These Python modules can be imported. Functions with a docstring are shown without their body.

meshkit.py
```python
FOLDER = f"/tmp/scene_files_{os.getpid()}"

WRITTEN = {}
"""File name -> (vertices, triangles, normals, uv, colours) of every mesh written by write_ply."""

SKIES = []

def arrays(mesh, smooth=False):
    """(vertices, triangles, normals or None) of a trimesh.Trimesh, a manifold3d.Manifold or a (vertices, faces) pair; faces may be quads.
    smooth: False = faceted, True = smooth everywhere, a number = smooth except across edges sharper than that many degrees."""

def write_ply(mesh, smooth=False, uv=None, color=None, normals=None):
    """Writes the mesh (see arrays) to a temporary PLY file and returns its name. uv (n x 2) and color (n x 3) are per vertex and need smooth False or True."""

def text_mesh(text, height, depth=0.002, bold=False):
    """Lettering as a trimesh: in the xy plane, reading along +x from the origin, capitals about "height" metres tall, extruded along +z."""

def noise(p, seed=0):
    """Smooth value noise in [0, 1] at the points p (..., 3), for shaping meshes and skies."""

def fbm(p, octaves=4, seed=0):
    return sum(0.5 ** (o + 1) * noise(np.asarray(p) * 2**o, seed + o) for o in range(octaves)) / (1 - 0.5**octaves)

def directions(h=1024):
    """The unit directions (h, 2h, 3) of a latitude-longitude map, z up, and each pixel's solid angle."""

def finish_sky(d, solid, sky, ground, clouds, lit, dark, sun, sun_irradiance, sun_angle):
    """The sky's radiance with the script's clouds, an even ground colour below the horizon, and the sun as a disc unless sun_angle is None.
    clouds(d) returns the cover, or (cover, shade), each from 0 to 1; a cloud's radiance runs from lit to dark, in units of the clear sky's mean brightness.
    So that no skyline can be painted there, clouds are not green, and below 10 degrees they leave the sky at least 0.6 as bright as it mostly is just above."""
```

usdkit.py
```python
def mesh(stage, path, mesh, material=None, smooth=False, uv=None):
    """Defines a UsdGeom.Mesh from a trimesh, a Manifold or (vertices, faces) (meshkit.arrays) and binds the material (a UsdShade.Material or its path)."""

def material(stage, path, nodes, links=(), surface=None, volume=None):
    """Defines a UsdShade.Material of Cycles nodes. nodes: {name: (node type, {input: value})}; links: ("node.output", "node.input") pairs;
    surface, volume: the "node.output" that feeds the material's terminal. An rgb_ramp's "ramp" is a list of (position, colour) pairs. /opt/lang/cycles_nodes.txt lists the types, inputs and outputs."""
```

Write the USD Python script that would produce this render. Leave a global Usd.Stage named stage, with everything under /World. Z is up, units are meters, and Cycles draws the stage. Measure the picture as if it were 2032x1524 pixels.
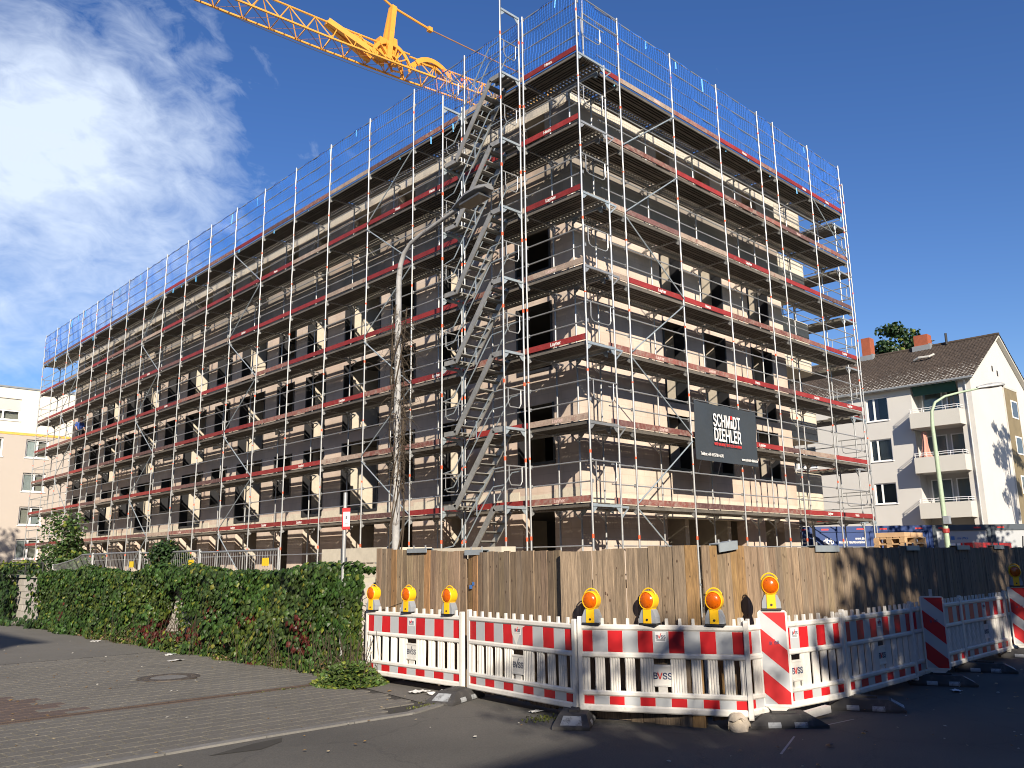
import math, random, numpy as np, trimesh, manifold3d, usdkit, meshkit
from pxr import Usd, UsdGeom, UsdLux, UsdShade, Gf, Sdf, Vt

rng = random.Random(7)
nr = np.random.default_rng(7)
stage = Usd.Stage.CreateInMemory()
WORLD = UsdGeom.Xform.Define(stage, '/World').GetPrim()
stage.SetDefaultPrim(WORLD)
UsdGeom.SetStageUpAxis(stage, 'Z')
UsdGeom.Scope.Define(stage, '/World/Looks')
# ------------------------------------------------------------------ camera, sky, sun, exposure
# world axes: +x runs along the right-hand facade, +y along the left-hand one, the scaffold corner is the origin
TH, PITCH, ROLL = -0.76372, 0.20804, -0.01374
CAM = np.array([-15.28, -13.26, 1.65])
ch, sh = math.cos(TH), math.sin(TH)
def cam2world(v): return np.array([ch * v[0] - sh * v[1], sh * v[0] + ch * v[1], v[2]])
_f = np.array([0, math.cos(PITCH), math.sin(PITCH)]); _u = np.array([0, -math.sin(PITCH), math.cos(PITCH)]); _r = np.array([1., 0, 0])
_R, _U = math.cos(ROLL) * _r + math.sin(ROLL) * _u, -math.sin(ROLL) * _r + math.cos(ROLL) * _u
R_, U_, F_ = cam2world(_R), cam2world(_U), cam2world(_f)
cam = UsdGeom.Camera.Define(stage, '/World/camera')
cam.AddTransformOp().Set(Gf.Matrix4d(*R_, 0, *U_, 0, *(-F_), 0, *CAM, 1))
cam.CreateHorizontalApertureAttr(36.0); cam.CreateVerticalApertureAttr(27.0)
cam.CreateFocalLengthAttr(36.0 * 1667.43 / 2032)
cam.CreateClippingRangeAttr(Gf.Vec2f(0.05, 5000))
cam.CreateExposureAttr(0.74)
SUN = np.array([-1.176, -1.905, 1.04]); SUN /= np.linalg.norm(SUN)
ELEV, ROT = math.asin(SUN[2]), math.atan2(SUN[0], SUN[1])
SKY_STRENGTH, SUN_I = 0.078, 1.25
sky_nodes = {
    'sky': ('sky_texture', dict(sky_type='single_scattering', sun_disc=False, sun_elevation=ELEV, sun_rotation=ROT, altitude=150.0, air_density=1.0, aerosol_density=0.15, ozone_density=3.0)),
    'tc': ('texture_coordinate', {}),
    # a stretched field of thin high cloud
    'map': ('mapping', dict(mapping_type='point', rotation=(0.25, 0.5, 0.75), scale=(1.5, 3.4, 2.6))),
    'n1': ('noise_texture', dict(scale=2.3, detail=10.0, roughness=0.58, distortion=0.4)),
    'n2': ('noise_texture', dict(scale=13.0, detail=8.0, roughness=0.62, distortion=0.6)),
    'dot': ('vector_math', dict(math_type='distance', vector2=(0.19, 0.885, 0.42))),
    'reach': ('map_range', dict(from_min=0.03, from_max=0.36, to_min=1.1, to_max=-0.25, clamp=True)),
    'a1': ('math', dict(math_type='multiply_add', value2=2.0, value3=-0.95)),
    'a2': ('math', dict(math_type='multiply_add', value2=1.0, value3=-0.50)),
    'cov0': ('math', dict(math_type='add')), 'cov1': ('math', dict(math_type='add')),
    'cov': ('map_range', dict(from_min=0.30, from_max=1.25, to_min=0.0, to_max=0.85, clamp=True)),
    'mix': ('mix_color', dict(b=(7.0, 7.9, 9.2))),
    'sat': ('hsv', dict(hue=0.514, saturation=1.22, value=1.05)),
    'bg': ('background_shader', dict(strength=SKY_STRENGTH))}
sky_mat = usdkit.material(stage, '/World/Looks/sky_air', sky_nodes, [
    ('tc.generated', 'map.vector'), ('map.vector', 'n1.vector'), ('map.vector', 'n2.vector'), ('tc.generated', 'dot.vector1'), ('dot.value', 'reach.value'),
    ('n1.fac', 'a1.value1'), ('n2.fac', 'a2.value1'), ('a1.value', 'cov0.value1'), ('a2.value', 'cov0.value2'), ('cov0.value', 'cov1.value1'), ('reach.result', 'cov1.value2'),
    ('cov1.value', 'cov.value'), ('cov.result', 'mix.fac'), ('sky.color', 'sat.color'), ('sat.color', 'mix.a'), ('mix.result', 'bg.color')], surface='bg.background')
dome = UsdLux.DomeLight.Define(stage, '/World/sky')
dome.GetPrim().SetCustomDataByKey('kind', 'structure'); dome.GetPrim().SetCustomDataByKey('label', 'blue morning sky with thin white cloud sheet on the left')
UsdShade.MaterialBindingAPI.Apply(dome.GetPrim()).Bind(sky_mat)
sun = UsdLux.DistantLight.Define(stage, '/World/sun')
zx = SUN; xx = np.cross([0, 0, 1.], zx); xx /= np.linalg.norm(xx); yx = np.cross(zx, xx)
sun.AddTransformOp().Set(Gf.Matrix4d(*xx, 0, *yx, 0, *zx, 0, 0, 0, 60, 1))
sun.CreateIntensityAttr(SUN_I); sun.CreateAngleAttr(0.53); sun.CreateNormalizeAttr(True); sun.CreateColorAttr(Gf.Vec3f(1.0, 0.90, 0.75))

# ------------------------------------------------------------------ helpers
used = {}
def numbered(parent, name):
    k = (parent, name); n = used.get(k, 0); used[k] = n + 1
    return f'{parent}/{name}' + (f'_{n:03d}' if n else '')
def tag(p, label=None, cat=None, group=None, kind=None):
    for k, v in (('label', label), ('category', cat), ('group', group), ('kind', kind)):
        if v: p.SetCustomDataByKey(k, v)
    return p
def thing(name, label=None, cat=None, loc=(0, 0, 0), rz=0.0, group=None, kind=None):
    x = UsdGeom.Xform.Define(stage, numbered('/World', name))
    x.AddTranslateOp().Set(Gf.Vec3d(*map(float, loc)))
    if rz: x.AddRotateZOp().Set(math.degrees(rz))
    return tag(x.GetPrim(), label, cat, group, kind)
def sub(parent, name, label=None, loc=None, rz=0.0):
    x = UsdGeom.Xform.Define(stage, numbered(str(parent.GetPath()), name))
    if loc is not None: x.AddTranslateOp().Set(Gf.Vec3d(*map(float, loc)))
    if rz: x.AddRotateZOp().Set(math.degrees(rz))
    return tag(x.GetPrim(), label)
def copy_of(src, loc, rz=0.0, label=None, group=None, cat=None):
    base = src.GetName().rstrip('0123456789').rstrip('_') if src.GetName()[-3:].isdigit() else src.GetName()
    x = UsdGeom.Xform.Define(stage, numbered('/World', base))
    x.GetPrim().GetReferences().AddInternalReference(src.GetPath())
    x.ClearXformOpOrder()
    x.AddTranslateOp().Set(Gf.Vec3d(*map(float, loc)))
    x.AddRotateZOp().Set(math.degrees(rz))
    x.GetPrim().SetInstanceable(True)
    return tag(x.GetPrim(), label, cat, group)

class MB:
    """Collects boxes, bars and loose faces that become ONE mesh."""
    def __init__(s): s.v, s.f, s.n = [], [], 0
    def add(s, v, f):
        v = np.asarray(v, float); f = np.asarray(f, int)
        if f.shape[1] == 4: f = np.vstack([f[:, [0, 1, 2]], f[:, [0, 2, 3]]])
        s.v.append(v); s.f.append(f + s.n); s.n += len(v); return s
    def bx(s, x0, x1, y0, y1, z0, z1):
        return s.add([(x0, y0, z0), (x1, y0, z0), (x1, y1, z0), (x0, y1, z0), (x0, y0, z1), (x1, y0, z1), (x1, y1, z1), (x0, y1, z1)], BOXF)
    def obx(s, o, a, b, c):
        """box from a corner and three edge vectors"""
        o, a, b, c = (np.asarray(t, float) for t in (o, a, b, c))
        v = np.array([o, o + a, o + a + b, o + b, o + c, o + a + c, o + a + b + c, o + b + c])
        return s.add(v, BOXF if np.dot(np.cross(a, b), c) > 0 else BOXF[:, ::-1])
    def bar(s, p, q, w, h, upv=(0, 0, 1)):
        """a rectangular bar from p to q, w wide, h along upv"""
        p, q = np.asarray(p, float), np.asarray(q, float); d = q - p; upv = np.asarray(upv, float)
        side = np.cross(d, upv); L = np.linalg.norm(side)
        side = np.array([1., 0, 0]) if L < 1e-9 else side / L
        u = np.cross(side, d); u /= np.linalg.norm(u)
        return s.obx(p - side * w / 2 - u * h / 2, d, side * w, u * h)
    def tube(s, p, q, r, n=6, r2=None, cap=True):
        p, q = np.asarray(p, float), np.asarray(q, float); d = q - p; L = np.linalg.norm(d); d = d / L
        a = np.cross(d, [0, 0, 1.]) if abs(d[2]) < .9 else np.cross(d, [1., 0, 0]); a /= np.linalg.norm(a); b = np.cross(d, a)
        t = np.arange(n) * 2 * math.pi / n; ring = np.cos(t)[:, None] * a + np.sin(t)[:, None] * b
        v = np.vstack([p + ring * r, q + ring * (r if r2 is None else r2)]); i = np.arange(n); j = (i + 1) % n
        f = [np.stack([i, i + n, j], 1), np.stack([j, i + n, j + n], 1)]
        if cap:
            k = np.arange(1, n - 1); f += [np.stack([0 * k, k, k + 1], 1), np.stack([0 * k + n, k + 1 + n, k + n], 1)]
        return s.add(v, np.vstack(f))
    def path(s, pts, r, n=8, radii=None):
        pts = np.asarray(pts, float); m = len(pts); rr = np.full(m, r) if radii is None else np.asarray(radii)
        tg = np.gradient(pts, axis=0); tg /= np.linalg.norm(tg, axis=1, keepdims=True)
        a = np.cross(tg[0], [0.31, 0.17, 0.93]); a /= np.linalg.norm(a); rings = []
        t = np.arange(n) * 2 * math.pi / n
        for k in range(m):
            a = a - tg[k] * (a @ tg[k]); a /= np.linalg.norm(a); b = np.cross(tg[k], a)
            rings.append(pts[k] + rr[k] * (np.cos(t)[:, None] * a + np.sin(t)[:, None] * b))
        v = np.vstack(rings); f = []; i = np.arange(n); j = (i + 1) % n
        for k in range(m - 1):
            o = k * n; f += [np.stack([o + i, o + j, o + i + n], 1), np.stack([o + j, o + j + n, o + i + n], 1)]
        k = np.arange(1, n - 1); o = (m - 1) * n
        f += [np.stack([0 * k, k + 1, k], 1), np.stack([0 * k + o, k + o, k + 1 + o], 1)]
        return s.add(v, np.vstack(f))
    def prism(s, poly, o, a, b, c):
        """convex polygon (u, v) placed at o + u a + v b, extruded by the vector c"""
        o, a, b, c = (np.asarray(t, float) for t in (o, a, b, c)); P = np.asarray(poly, float)
        base = o + P[:, :1] * a + P[:, 1:] * b; n = len(P); i = np.arange(n); j = (i + 1) % n; k = np.arange(1, n - 1)
        f = np.vstack([np.stack([i, j, j + n], 1), np.stack([i, j + n, i + n], 1), np.stack([0 * k, k + 1, k], 1), np.stack([0 * k + n, k + n, k + 1 + n], 1)])
        area = 0.5 * np.sum(P[:, 0] * np.roll(P[:, 1], -1) - P[:, 1] * np.roll(P[:, 0], -1))
        if np.dot(np.cross(a, b), c) * area < 0: f = f[:, ::-1]
        return s.add(np.vstack([base, base + c]), f)
    def tm(s, m, M=None):
        v = np.array(m.vertices)
        if M is not None: v = v @ np.asarray(M)[:3, :3].T + np.asarray(M)[:3, 3]
        return s.add(v, np.array(m.faces))
    def arrays(s): return np.vstack(s.v), np.vstack(s.f)
    def build(s, parent, name, material, smooth=False, label=None, kind=None, cat=None, group=None, tint=None):
        v, f = s.arrays(); base = '/World' if parent is None else str(parent.GetPath())
        m = usdkit.mesh(stage, numbered(base, name), (v, f), MAT[material], smooth=smooth)
        if tint is not None:
            UsdGeom.PrimvarsAPI(m).CreatePrimvar('tint', Sdf.ValueTypeNames.Color3fArray, 'vertex').Set(Vt.Vec3fArray.FromNumpy(np.asarray(tint, np.float32)))
        return tag(m.GetPrim(), label, cat, group, kind)
BOXF = np.array([(0, 2, 1), (0, 3, 2), (4, 5, 6), (4, 6, 7), (0, 1, 5), (0, 5, 4), (1, 2, 6), (1, 6, 5), (2, 3, 7), (2, 7, 6), (3, 0, 4), (3, 4, 7)])
def V(*a): return np.array(a, float)

# ------------------------------------------------------------------ materials
MAT = {}
def mat(name, color, rough=0.6, metal=0.0, vary=0.0, noise=(3.0, 0.1), fine=None, bump=None, stretch=(1, 1, 1), hue=0.0, spec=0.5, dirt=None, world=False, trans=None, coat=0.0):
    """principled surface: large noise, fine noise, per-object variation, dirt colour mixed in by another noise, bump."""
    N = {'tc': ('geometry', {}) if world else ('texture_coordinate', {}), 'map': ('mapping', dict(mapping_type='point', scale=stretch)),
         'n1': ('noise_texture', dict(scale=noise[0], detail=5.0, roughness=0.6)), 'r1': ('map_range', dict(from_min=0.25, from_max=0.75, to_min=1 - noise[1], to_max=1 + noise[1], clamp=False)),
         'oi': ('object_info', {}), 'r2': ('map_range', dict(to_min=1 - vary, to_max=1 + vary)), 'm1': ('math', dict(math_type='multiply')),
         'hue': ('map_range', dict(to_min=0.5 - hue, to_max=0.5 + hue)), 'hsv': ('hsv', dict(color=color)), 'p': ('principled_bsdf', dict(roughness=rough, metallic=metal, specular_ior_level=spec, coat_weight=coat))}
    L = [('tc.position' if world else 'tc.object', 'map.vector'), ('map.vector', 'n1.vector'), ('n1.fac', 'r1.value'), ('oi.random', 'r2.value'), ('r1.result', 'm1.value1'), ('r2.result', 'm1.value2')]
    val = 'm1.value'
    if fine:
        N['n3'] = ('noise_texture', dict(scale=fine[0], detail=3.0, roughness=0.7)); N['r3'] = ('map_range', dict(from_min=0.3, from_max=0.7, to_min=1 - fine[1], to_max=1 + fine[1])); N['m3'] = ('math', dict(math_type='multiply'))
        L += [('map.vector', 'n3.vector'), ('n3.fac', 'r3.value'), (val, 'm3.value1'), ('r3.result', 'm3.value2')]; val = 'm3.value'
    if hue:
        N['wn'] = ('white_noise_texture', dict(dimensions='1D')); N['k'] = ('math', dict(math_type='multiply', value2=37.7))
        L += [('oi.random', 'k.value1'), ('k.value', 'wn.w'), ('wn.value', 'hue.value'), ('hue.result', 'hsv.hue')]
    else: N.pop('hue')
    L += [(val, 'hsv.value')]; col = 'hsv.color'
    if dirt:   # (colour, scale, low, high)
        N['nd'] = ('noise_texture', dict(scale=dirt[1], detail=8.0, roughness=0.7)); N['rd'] = ('map_range', dict(from_min=dirt[2], from_max=dirt[3], to_min=0.0, to_max=1.0, clamp=True)); N['md'] = ('mix_color', dict(b=dirt[0]))
        L += [('map.vector', 'nd.vector'), ('nd.fac', 'rd.value'), ('rd.result', 'md.fac'), (col, 'md.a')]; col = 'md.result'
    L += [(col, 'p.base_color')]
    if bump:
        N['nb'] = ('noise_texture', dict(scale=bump[0], detail=6.0, roughness=0.65)); N['b'] = ('bump', dict(strength=bump[1], distance=bump[2] if len(bump) > 2 else 0.01))
        L += [('map.vector', 'nb.vector'), ('nb.fac', 'b.height'), ('b.normal', 'p.normal')]
    out = 'p.BSDF'
    if trans:
        N['tr'] = ('translucent_bsdf', {}); N['mx'] = ('mix_closure', dict(fac=trans))
        L += [(col, 'tr.color'), ('p.BSDF', 'mx.closure1'), ('tr.BSDF', 'mx.closure2')]; out = 'mx.closure'
    MAT[name] = usdkit.material(stage, '/World/Looks/' + name, N, L, surface=out)
mat('galvanized', (0.37, 0.375, 0.375), 0.45, 0.5, vary=.12, noise=(1.5, .22), fine=(30, .12), dirt=((0.26, 0.24, 0.21), 4, .58, .8))
mat('bluish_steel', (0.33, 0.38, 0.41), 0.45, 0.35, vary=.1, noise=(2, .2), fine=(25, .12))
mat('deck_steel', (0.15, 0.132, 0.108), 0.55, 0.25, vary=.22, noise=(1.6, .3), fine=(22, .2), dirt=((0.15, 0.13, 0.11), 3, .5, .75))
mat('grating_steel', (0.21, 0.195, 0.165), 0.55, 0.3, vary=.15, noise=(2, .3))
mat('aluminium', (0.31, 0.30, 0.275), 0.45, 0.35, vary=.1, noise=(2, .2), fine=(18, .15))
mat('clamp_orange', (0.72, 0.10, 0.035), 0.5)
mat('toe_red', (0.24, 0.022, 0.019), 0.6, vary=.25, noise=(3, .25), fine=(30, .2), dirt=((0.16, 0.10, 0.08), 6, .58, .75))
mat('toe_faded', (0.20, 0.07, 0.055), 0.8, vary=.25, noise=(3, .3), fine=(25, .25), dirt=((0.30, 0.23, 0.19), 7, .45, .7))
mat('toe_dark', (0.12, 0.055, 0.05), 0.8, vary=.25, noise=(4, .3), fine=(25, .25), dirt=((0.20, 0.14, 0.12), 7, .5, .7))
mat('toe_bare', (0.34, 0.26, 0.205), 0.85, vary=.2, noise=(3, .25), fine=(25, .2), dirt=((0.22, 0.10, 0.08), 5, .52, .72))
mat('letter_white', (0.78, 0.76, 0.72), 0.6)
mat('letter_pale', (0.62, 0.45, 0.40), 0.7)
mat('letter_navy', (0.03, 0.045, 0.11), 0.5)
mat('letter_red', (0.65, 0.03, 0.025), 0.5)
mat('letter_grey', (0.10, 0.105, 0.13), 0.6)
mat('letter_blue', (0.05, 0.14, 0.38), 0.5)
mat('concrete', (0.40, 0.375, 0.32), 0.85, noise=(.7, .16), fine=(9, .1), bump=(25, .25, .01), dirt=((0.30, 0.28, 0.25), 1.5, .5, .72))
mat('concrete_pale', (0.56, 0.50, 0.40), 0.85, vary=.06, noise=(.9, .12), fine=(9, .08), dirt=((0.38, 0.35, 0.29), 1.8, .55, .75))
mat('concrete_grey', (0.30, 0.295, 0.28), 0.85, vary=.1, noise=(.8, .2), fine=(9, .12), dirt=((0.2, 0.195, 0.185), 1.4, .5, .7))
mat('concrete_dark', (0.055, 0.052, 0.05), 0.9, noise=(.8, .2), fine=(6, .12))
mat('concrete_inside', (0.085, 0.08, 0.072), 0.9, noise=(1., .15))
mat('partition', (0.50, 0.44, 0.355), 0.9, noise=(1., .1), fine=(9, .08))
mat('slab_edge', (0.53, 0.425, 0.35), 0.9, noise=(1., .1), fine=(9, .06))
mat('membrane_black', (0.022, 0.022, 0.024), 0.5, noise=(4, .2))
mat('blue_net', (0.008, 0.14, 0.62), 0.6, noise=(.6, .15))
mat('blue_strap', (0.10, 0.42, 0.80), 0.6)
mat('crane_yellow', (0.66, 0.30, 0.04), 0.42, noise=(1.2, .08), fine=(8, .08), dirt=((0.35, 0.17, 0.04), 3, .66, .8))
mat('crane_dark', (0.30, 0.15, 0.07), 0.6, noise=(2, .2))
mat('cable_black', (0.03, 0.03, 0.035), 0.6)
mat('wood_plank', (0.25, 0.178, 0.115), 0.85, vary=.22, hue=.012, noise=(1.6, .25), fine=(9, .42), stretch=(9, 9, .45), bump=(30, .7, .005), dirt=((0.125, 0.085, 0.055), 3.6, .5, .66))
mat('wood_orange', (0.285, 0.165, 0.072), 0.85, vary=.18, hue=.01, noise=(1.6, .25), fine=(9, .42), stretch=(7, 7, .55), bump=(40, .5, .004), dirt=((0.19, 0.115, 0.06), 3.2, .5, .7))
mat('wood_grey', (0.235, 0.175, 0.12), 0.9, vary=.22, noise=(1.6, .22), fine=(9, .4), stretch=(9, 9, .45), bump=(30, .7, .005), dirt=((0.12, 0.092, 0.068), 3.4, .5, .68))
mat('knot', (0.075, 0.045, 0.028), 0.85, vary=.3)
mat('pallet_wood', (0.46, 0.29, 0.15), 0.85, vary=.2, noise=(3, .2), fine=(20, .2))
mat('fresh_wood', (0.62, 0.40, 0.22), 0.8, vary=.12, noise=(3, .15))
mat('zinc_sheet', (0.33, 0.37, 0.40), 0.5, 0.3, vary=.12, noise=(3, .2))
mat('plastic_white', (0.66, 0.635, 0.59), 0.45, vary=.06, noise=(2.5, .08), fine=(14, .05), dirt=((0.40, 0.36, 0.30), 6, .58, .78))
mat('reflect_red', (0.50, 0.012, 0.016), 0.45, vary=.12, noise=(5, .12), dirt=((0.38, 0.03, 0.03), 9, .62, .8))
mat('reflect_grey', (0.42, 0.435, 0.45), 0.5, noise=(5, .06), dirt=((0.40, 0.41, 0.42), 9, .62, .8))
mat('sticker_white', (0.70, 0.70, 0.70), 0.5)
mat('lamp_yellow', (0.80, 0.46, 0.012), 0.38, vary=.05, noise=(6, .06), dirt=((0.5, 0.3, 0.05), 20, .64, .8))
mat('lamp_grey', (0.26, 0.28, 0.31), 0.5, vary=.08)
mat('lamp_black', (0.02, 0.02, 0.022), 0.5)
mat('amber_lens', (0.56, 0.105, 0.003), 0.2, noise=(30, .2), coat=.5, trans=.12)
mat('rubber', (0.042, 0.040, 0.040), 0.8, vary=.15, noise=(5, .25), bump=(40, .4, .005), dirt=((0.12, 0.11, 0.10), 6, .55, .75))
mat('rubber_patch', (0.30, 0.315, 0.33), 0.6, noise=(8, .2), dirt=((0.08, 0.08, 0.08), 12, .5, .65))
mat('soil', (0.23, 0.175, 0.115), 0.95, noise=(.6, .25), fine=(8, .25), bump=(9, .6, .03), world=True)
mat('paver_grey', (0.112, 0.104, 0.091), 0.9, vary=.07, noise=(.8, .12), fine=(40, .2), bump=(90, .35, .004), world=True)
mat('paver_drive', (0.128, 0.119, 0.104), 0.9, noise=(.5, .14), fine=(30, .18), bump=(70, .35, .004), dirt=((0.098, 0.091, 0.080), 1.1, .52, .7), world=True)
mat('paver_red', (0.088, 0.062, 0.052), 0.9, noise=(1.5, .15), fine=(40, .15), world=True)
mat('joint_pale', (0.085, 0.079, 0.068), 0.95, noise=(3, .3), world=True)
mat('joint_sand', (0.034, 0.031, 0.026), 0.95, noise=(3, .3), world=True)
mat('kerb_stone', (0.155, 0.148, 0.138), 0.85, vary=.12, noise=(2, .15), fine=(25, .15), world=True)
mat('drain_rust', (0.075, 0.052, 0.040), 0.75, noise=(5, .25), fine=(30, .2), world=True)
mat('iron', (0.085, 0.070, 0.058), 0.6, 0.2, noise=(12, .25), bump=(60, .5, .004))
mat('steel_grey', (0.42, 0.43, 0.43), 0.5, 0.2, vary=.08, noise=(2, .2), fine=(20, .15), dirt=((0.2, 0.19, 0.17), 5, .55, .75))
mat('lamp_post_pale', (0.33, 0.325, 0.32), 0.7, noise=(2, .15), fine=(14, .18), dirt=((0.12, 0.10, 0.08), 7, .55, .68))
mat('lamp_post_green', (0.34, 0.43, 0.30), 0.6, noise=(2, .12), fine=(14, .12))
mat('lamp_head', (0.20, 0.20, 0.195), 0.45, noise=(4, .2))
mat('lamp_glass', (0.075, 0.075, 0.07), 0.15, noise=(9, .2), coat=.5)
mat('dry_stem', (0.07, 0.05, 0.032), 0.9, vary=.2, noise=(8, .3))
mat('bark', (0.10, 0.075, 0.055), 0.95, noise=(4, .3), bump=(14, .8, .03))
mat('wall_block', (0.42, 0.385, 0.345), 0.9, vary=.1, noise=(3, .15), fine=(20, .12))
mat('wall_cap', (0.40, 0.375, 0.30), 0.9, noise=(3, .15))
mat('house_render', (0.54, 0.52, 0.485), 0.9, noise=(.35, .05), fine=(30, .05))
mat('house_parapet', (0.52, 0.50, 0.45), 0.9, noise=(.35, .05), fine=(20, .05))
mat('block_cream', (0.70, 0.65, 0.55), 0.9, noise=(.25, .03), dirt=((0.50, 0.47, 0.42), .35, .64, .8))
mat('block_beige', (0.43, 0.375, 0.325), 0.9, noise=(.25, .04))
mat('stripe_yellow', (0.66, 0.40, 0.08), 0.8)
mat('window_white', (0.80, 0.79, 0.77), 0.4)
mat('sill_stone', (0.48, 0.46, 0.42), 0.8)
mat('curtain', (0.50, 0.50, 0.50), 0.9, vary=.3, noise=(3, .2), stretch=(8, 8, .4))
mat('curtain_violet', (0.20, 0.14, 0.22), 0.9, noise=(3, .2), stretch=(8, 8, .4))
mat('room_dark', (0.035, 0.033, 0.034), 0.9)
mat('awning_green', (0.02, 0.075, 0.055), 0.8, noise=(2, .15))
mat('umbrella_pink', (0.50, 0.24, 0.18), 0.85, noise=(5, .2), stretch=(6, 6, .6))
mat('roof_tile', (0.056, 0.040, 0.030), 0.9, noise=(.35, .25), fine=(5, .3), dirt=((0.14, 0.125, 0.10), 2.2, .62, .72))
mat('chimney_brick', (0.29, 0.075, 0.035), 0.85, noise=(4, .15), fine=(20, .2))
mat('lead_grey', (0.24, 0.255, 0.27), 0.55, 0.2)
mat('stair_brown', (0.19, 0.15, 0.085), 0.8, noise=(1, .2))
mat('container_blue', (0.006, 0.034, 0.15), 0.4, vary=.08, noise=(1, .1), fine=(10, .08))
mat('container_grey', (0.36, 0.375, 0.39), 0.5, noise=(1, .06))
mat('container_slate', (0.045, 0.060, 0.078), 0.5, noise=(1, .1))
mat('banner_dark', (0.042, 0.049, 0.056), 0.5, noise=(1.4, .1), bump=(1.8, .5, .05))
mat('sign_yellow', (0.80, 0.55, 0.02), 0.5)
mat('cloth_blue', (0.03, 0.07, 0.28), 0.9); mat('cloth_dark', (0.025, 0.026, 0.032), 0.9); mat('skin', (0.48, 0.27, 0.19), 0.6); mat('hair', (0.04, 0.028, 0.02), 0.7)
mat('paper', (0.72, 0.71, 0.68), 0.8, vary=.1)
mat('rock', (0.36, 0.31, 0.25), 0.9, noise=(9, .25), bump=(20, .8, .02))
mat('dead_leaf', (0.28, 0.17, 0.07), 0.8, vary=.4)
mat('weed', (0.10, 0.14, 0.035), 0.7, noise=(4, .3), trans=.2)
mat('moss', (0.10, 0.105, 0.045), 0.95, noise=(8, .4))
mat('paint_mark', (0.30, 0.30, 0.29), 0.8, noise=(10, .3), world=True)
mat('spray_orange', (0.75, 0.14, 0.05), 0.7)

def road_mat(name, k):
    N = {'g': ('geometry', {}), 'n1': ('noise_texture', dict(scale=.45, detail=6., roughness=.6)), 'n2': ('noise_texture', dict(scale=70., detail=3., roughness=.7)), 'n3': ('noise_texture', dict(scale=3., detail=8., roughness=.7)),
         'v': ('voronoi_texture', dict(feature='distance_to_edge', scale=.55, randomness=1.)), 'vn': ('noise_texture', dict(scale=2.2, detail=5., roughness=.7)), 'vm': ('vector_math', dict(math_type='scale', scale=.45)), 'va': ('vector_math', dict(math_type='add')),
         'crack': ('map_range', dict(from_min=.002, from_max=.010, to_min=.35, to_max=0., clamp=True)),
         'c': ('rgb_ramp', dict(ramp=[(.3, (.066 * k, .062 * k, .055 * k)), (.5, (.084 * k, .079 * k, .070 * k)), (.7, (.105 * k, .098 * k, .086 * k))])),
         'spk': ('rgb_ramp', dict(ramp=[(.35, (.72, .72, .72)), (.5, (1., 1., 1.)), (.68, (1.35, 1.33, 1.28))])),
         'm': ('mix_color', dict(blend_type='multiply', fac=.8)), 'm2': ('mix_color', dict(b=(.03, .029, .028))), 'b': ('bump', dict(strength=.45, distance=.006)), 'p': ('principled_bsdf', dict(roughness=.88))}
    L = [('g.position', x + '.vector') for x in ('n1', 'n2', 'n3', 'vn')] + [('vn.color', 'vm.vector1'), ('g.position', 'va.vector1'), ('vm.vector', 'va.vector2'), ('va.vector', 'v.vector'), ('v.distance', 'crack.value'),
         ('n1.fac', 'c.fac'), ('n2.fac', 'spk.fac'), ('c.color', 'm.a'), ('spk.color', 'm.b'), ('m.result', 'm2.a'), ('crack.result', 'm2.fac'), ('m2.result', 'p.base_color'), ('n2.fac', 'b.height'), ('b.normal', 'p.normal')]
    MAT[name] = usdkit.material(stage, '/World/Looks/' + name, N, L, surface='p.BSDF')
road_mat('asphalt', 1.0); road_mat('asphalt_new', .9)
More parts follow.
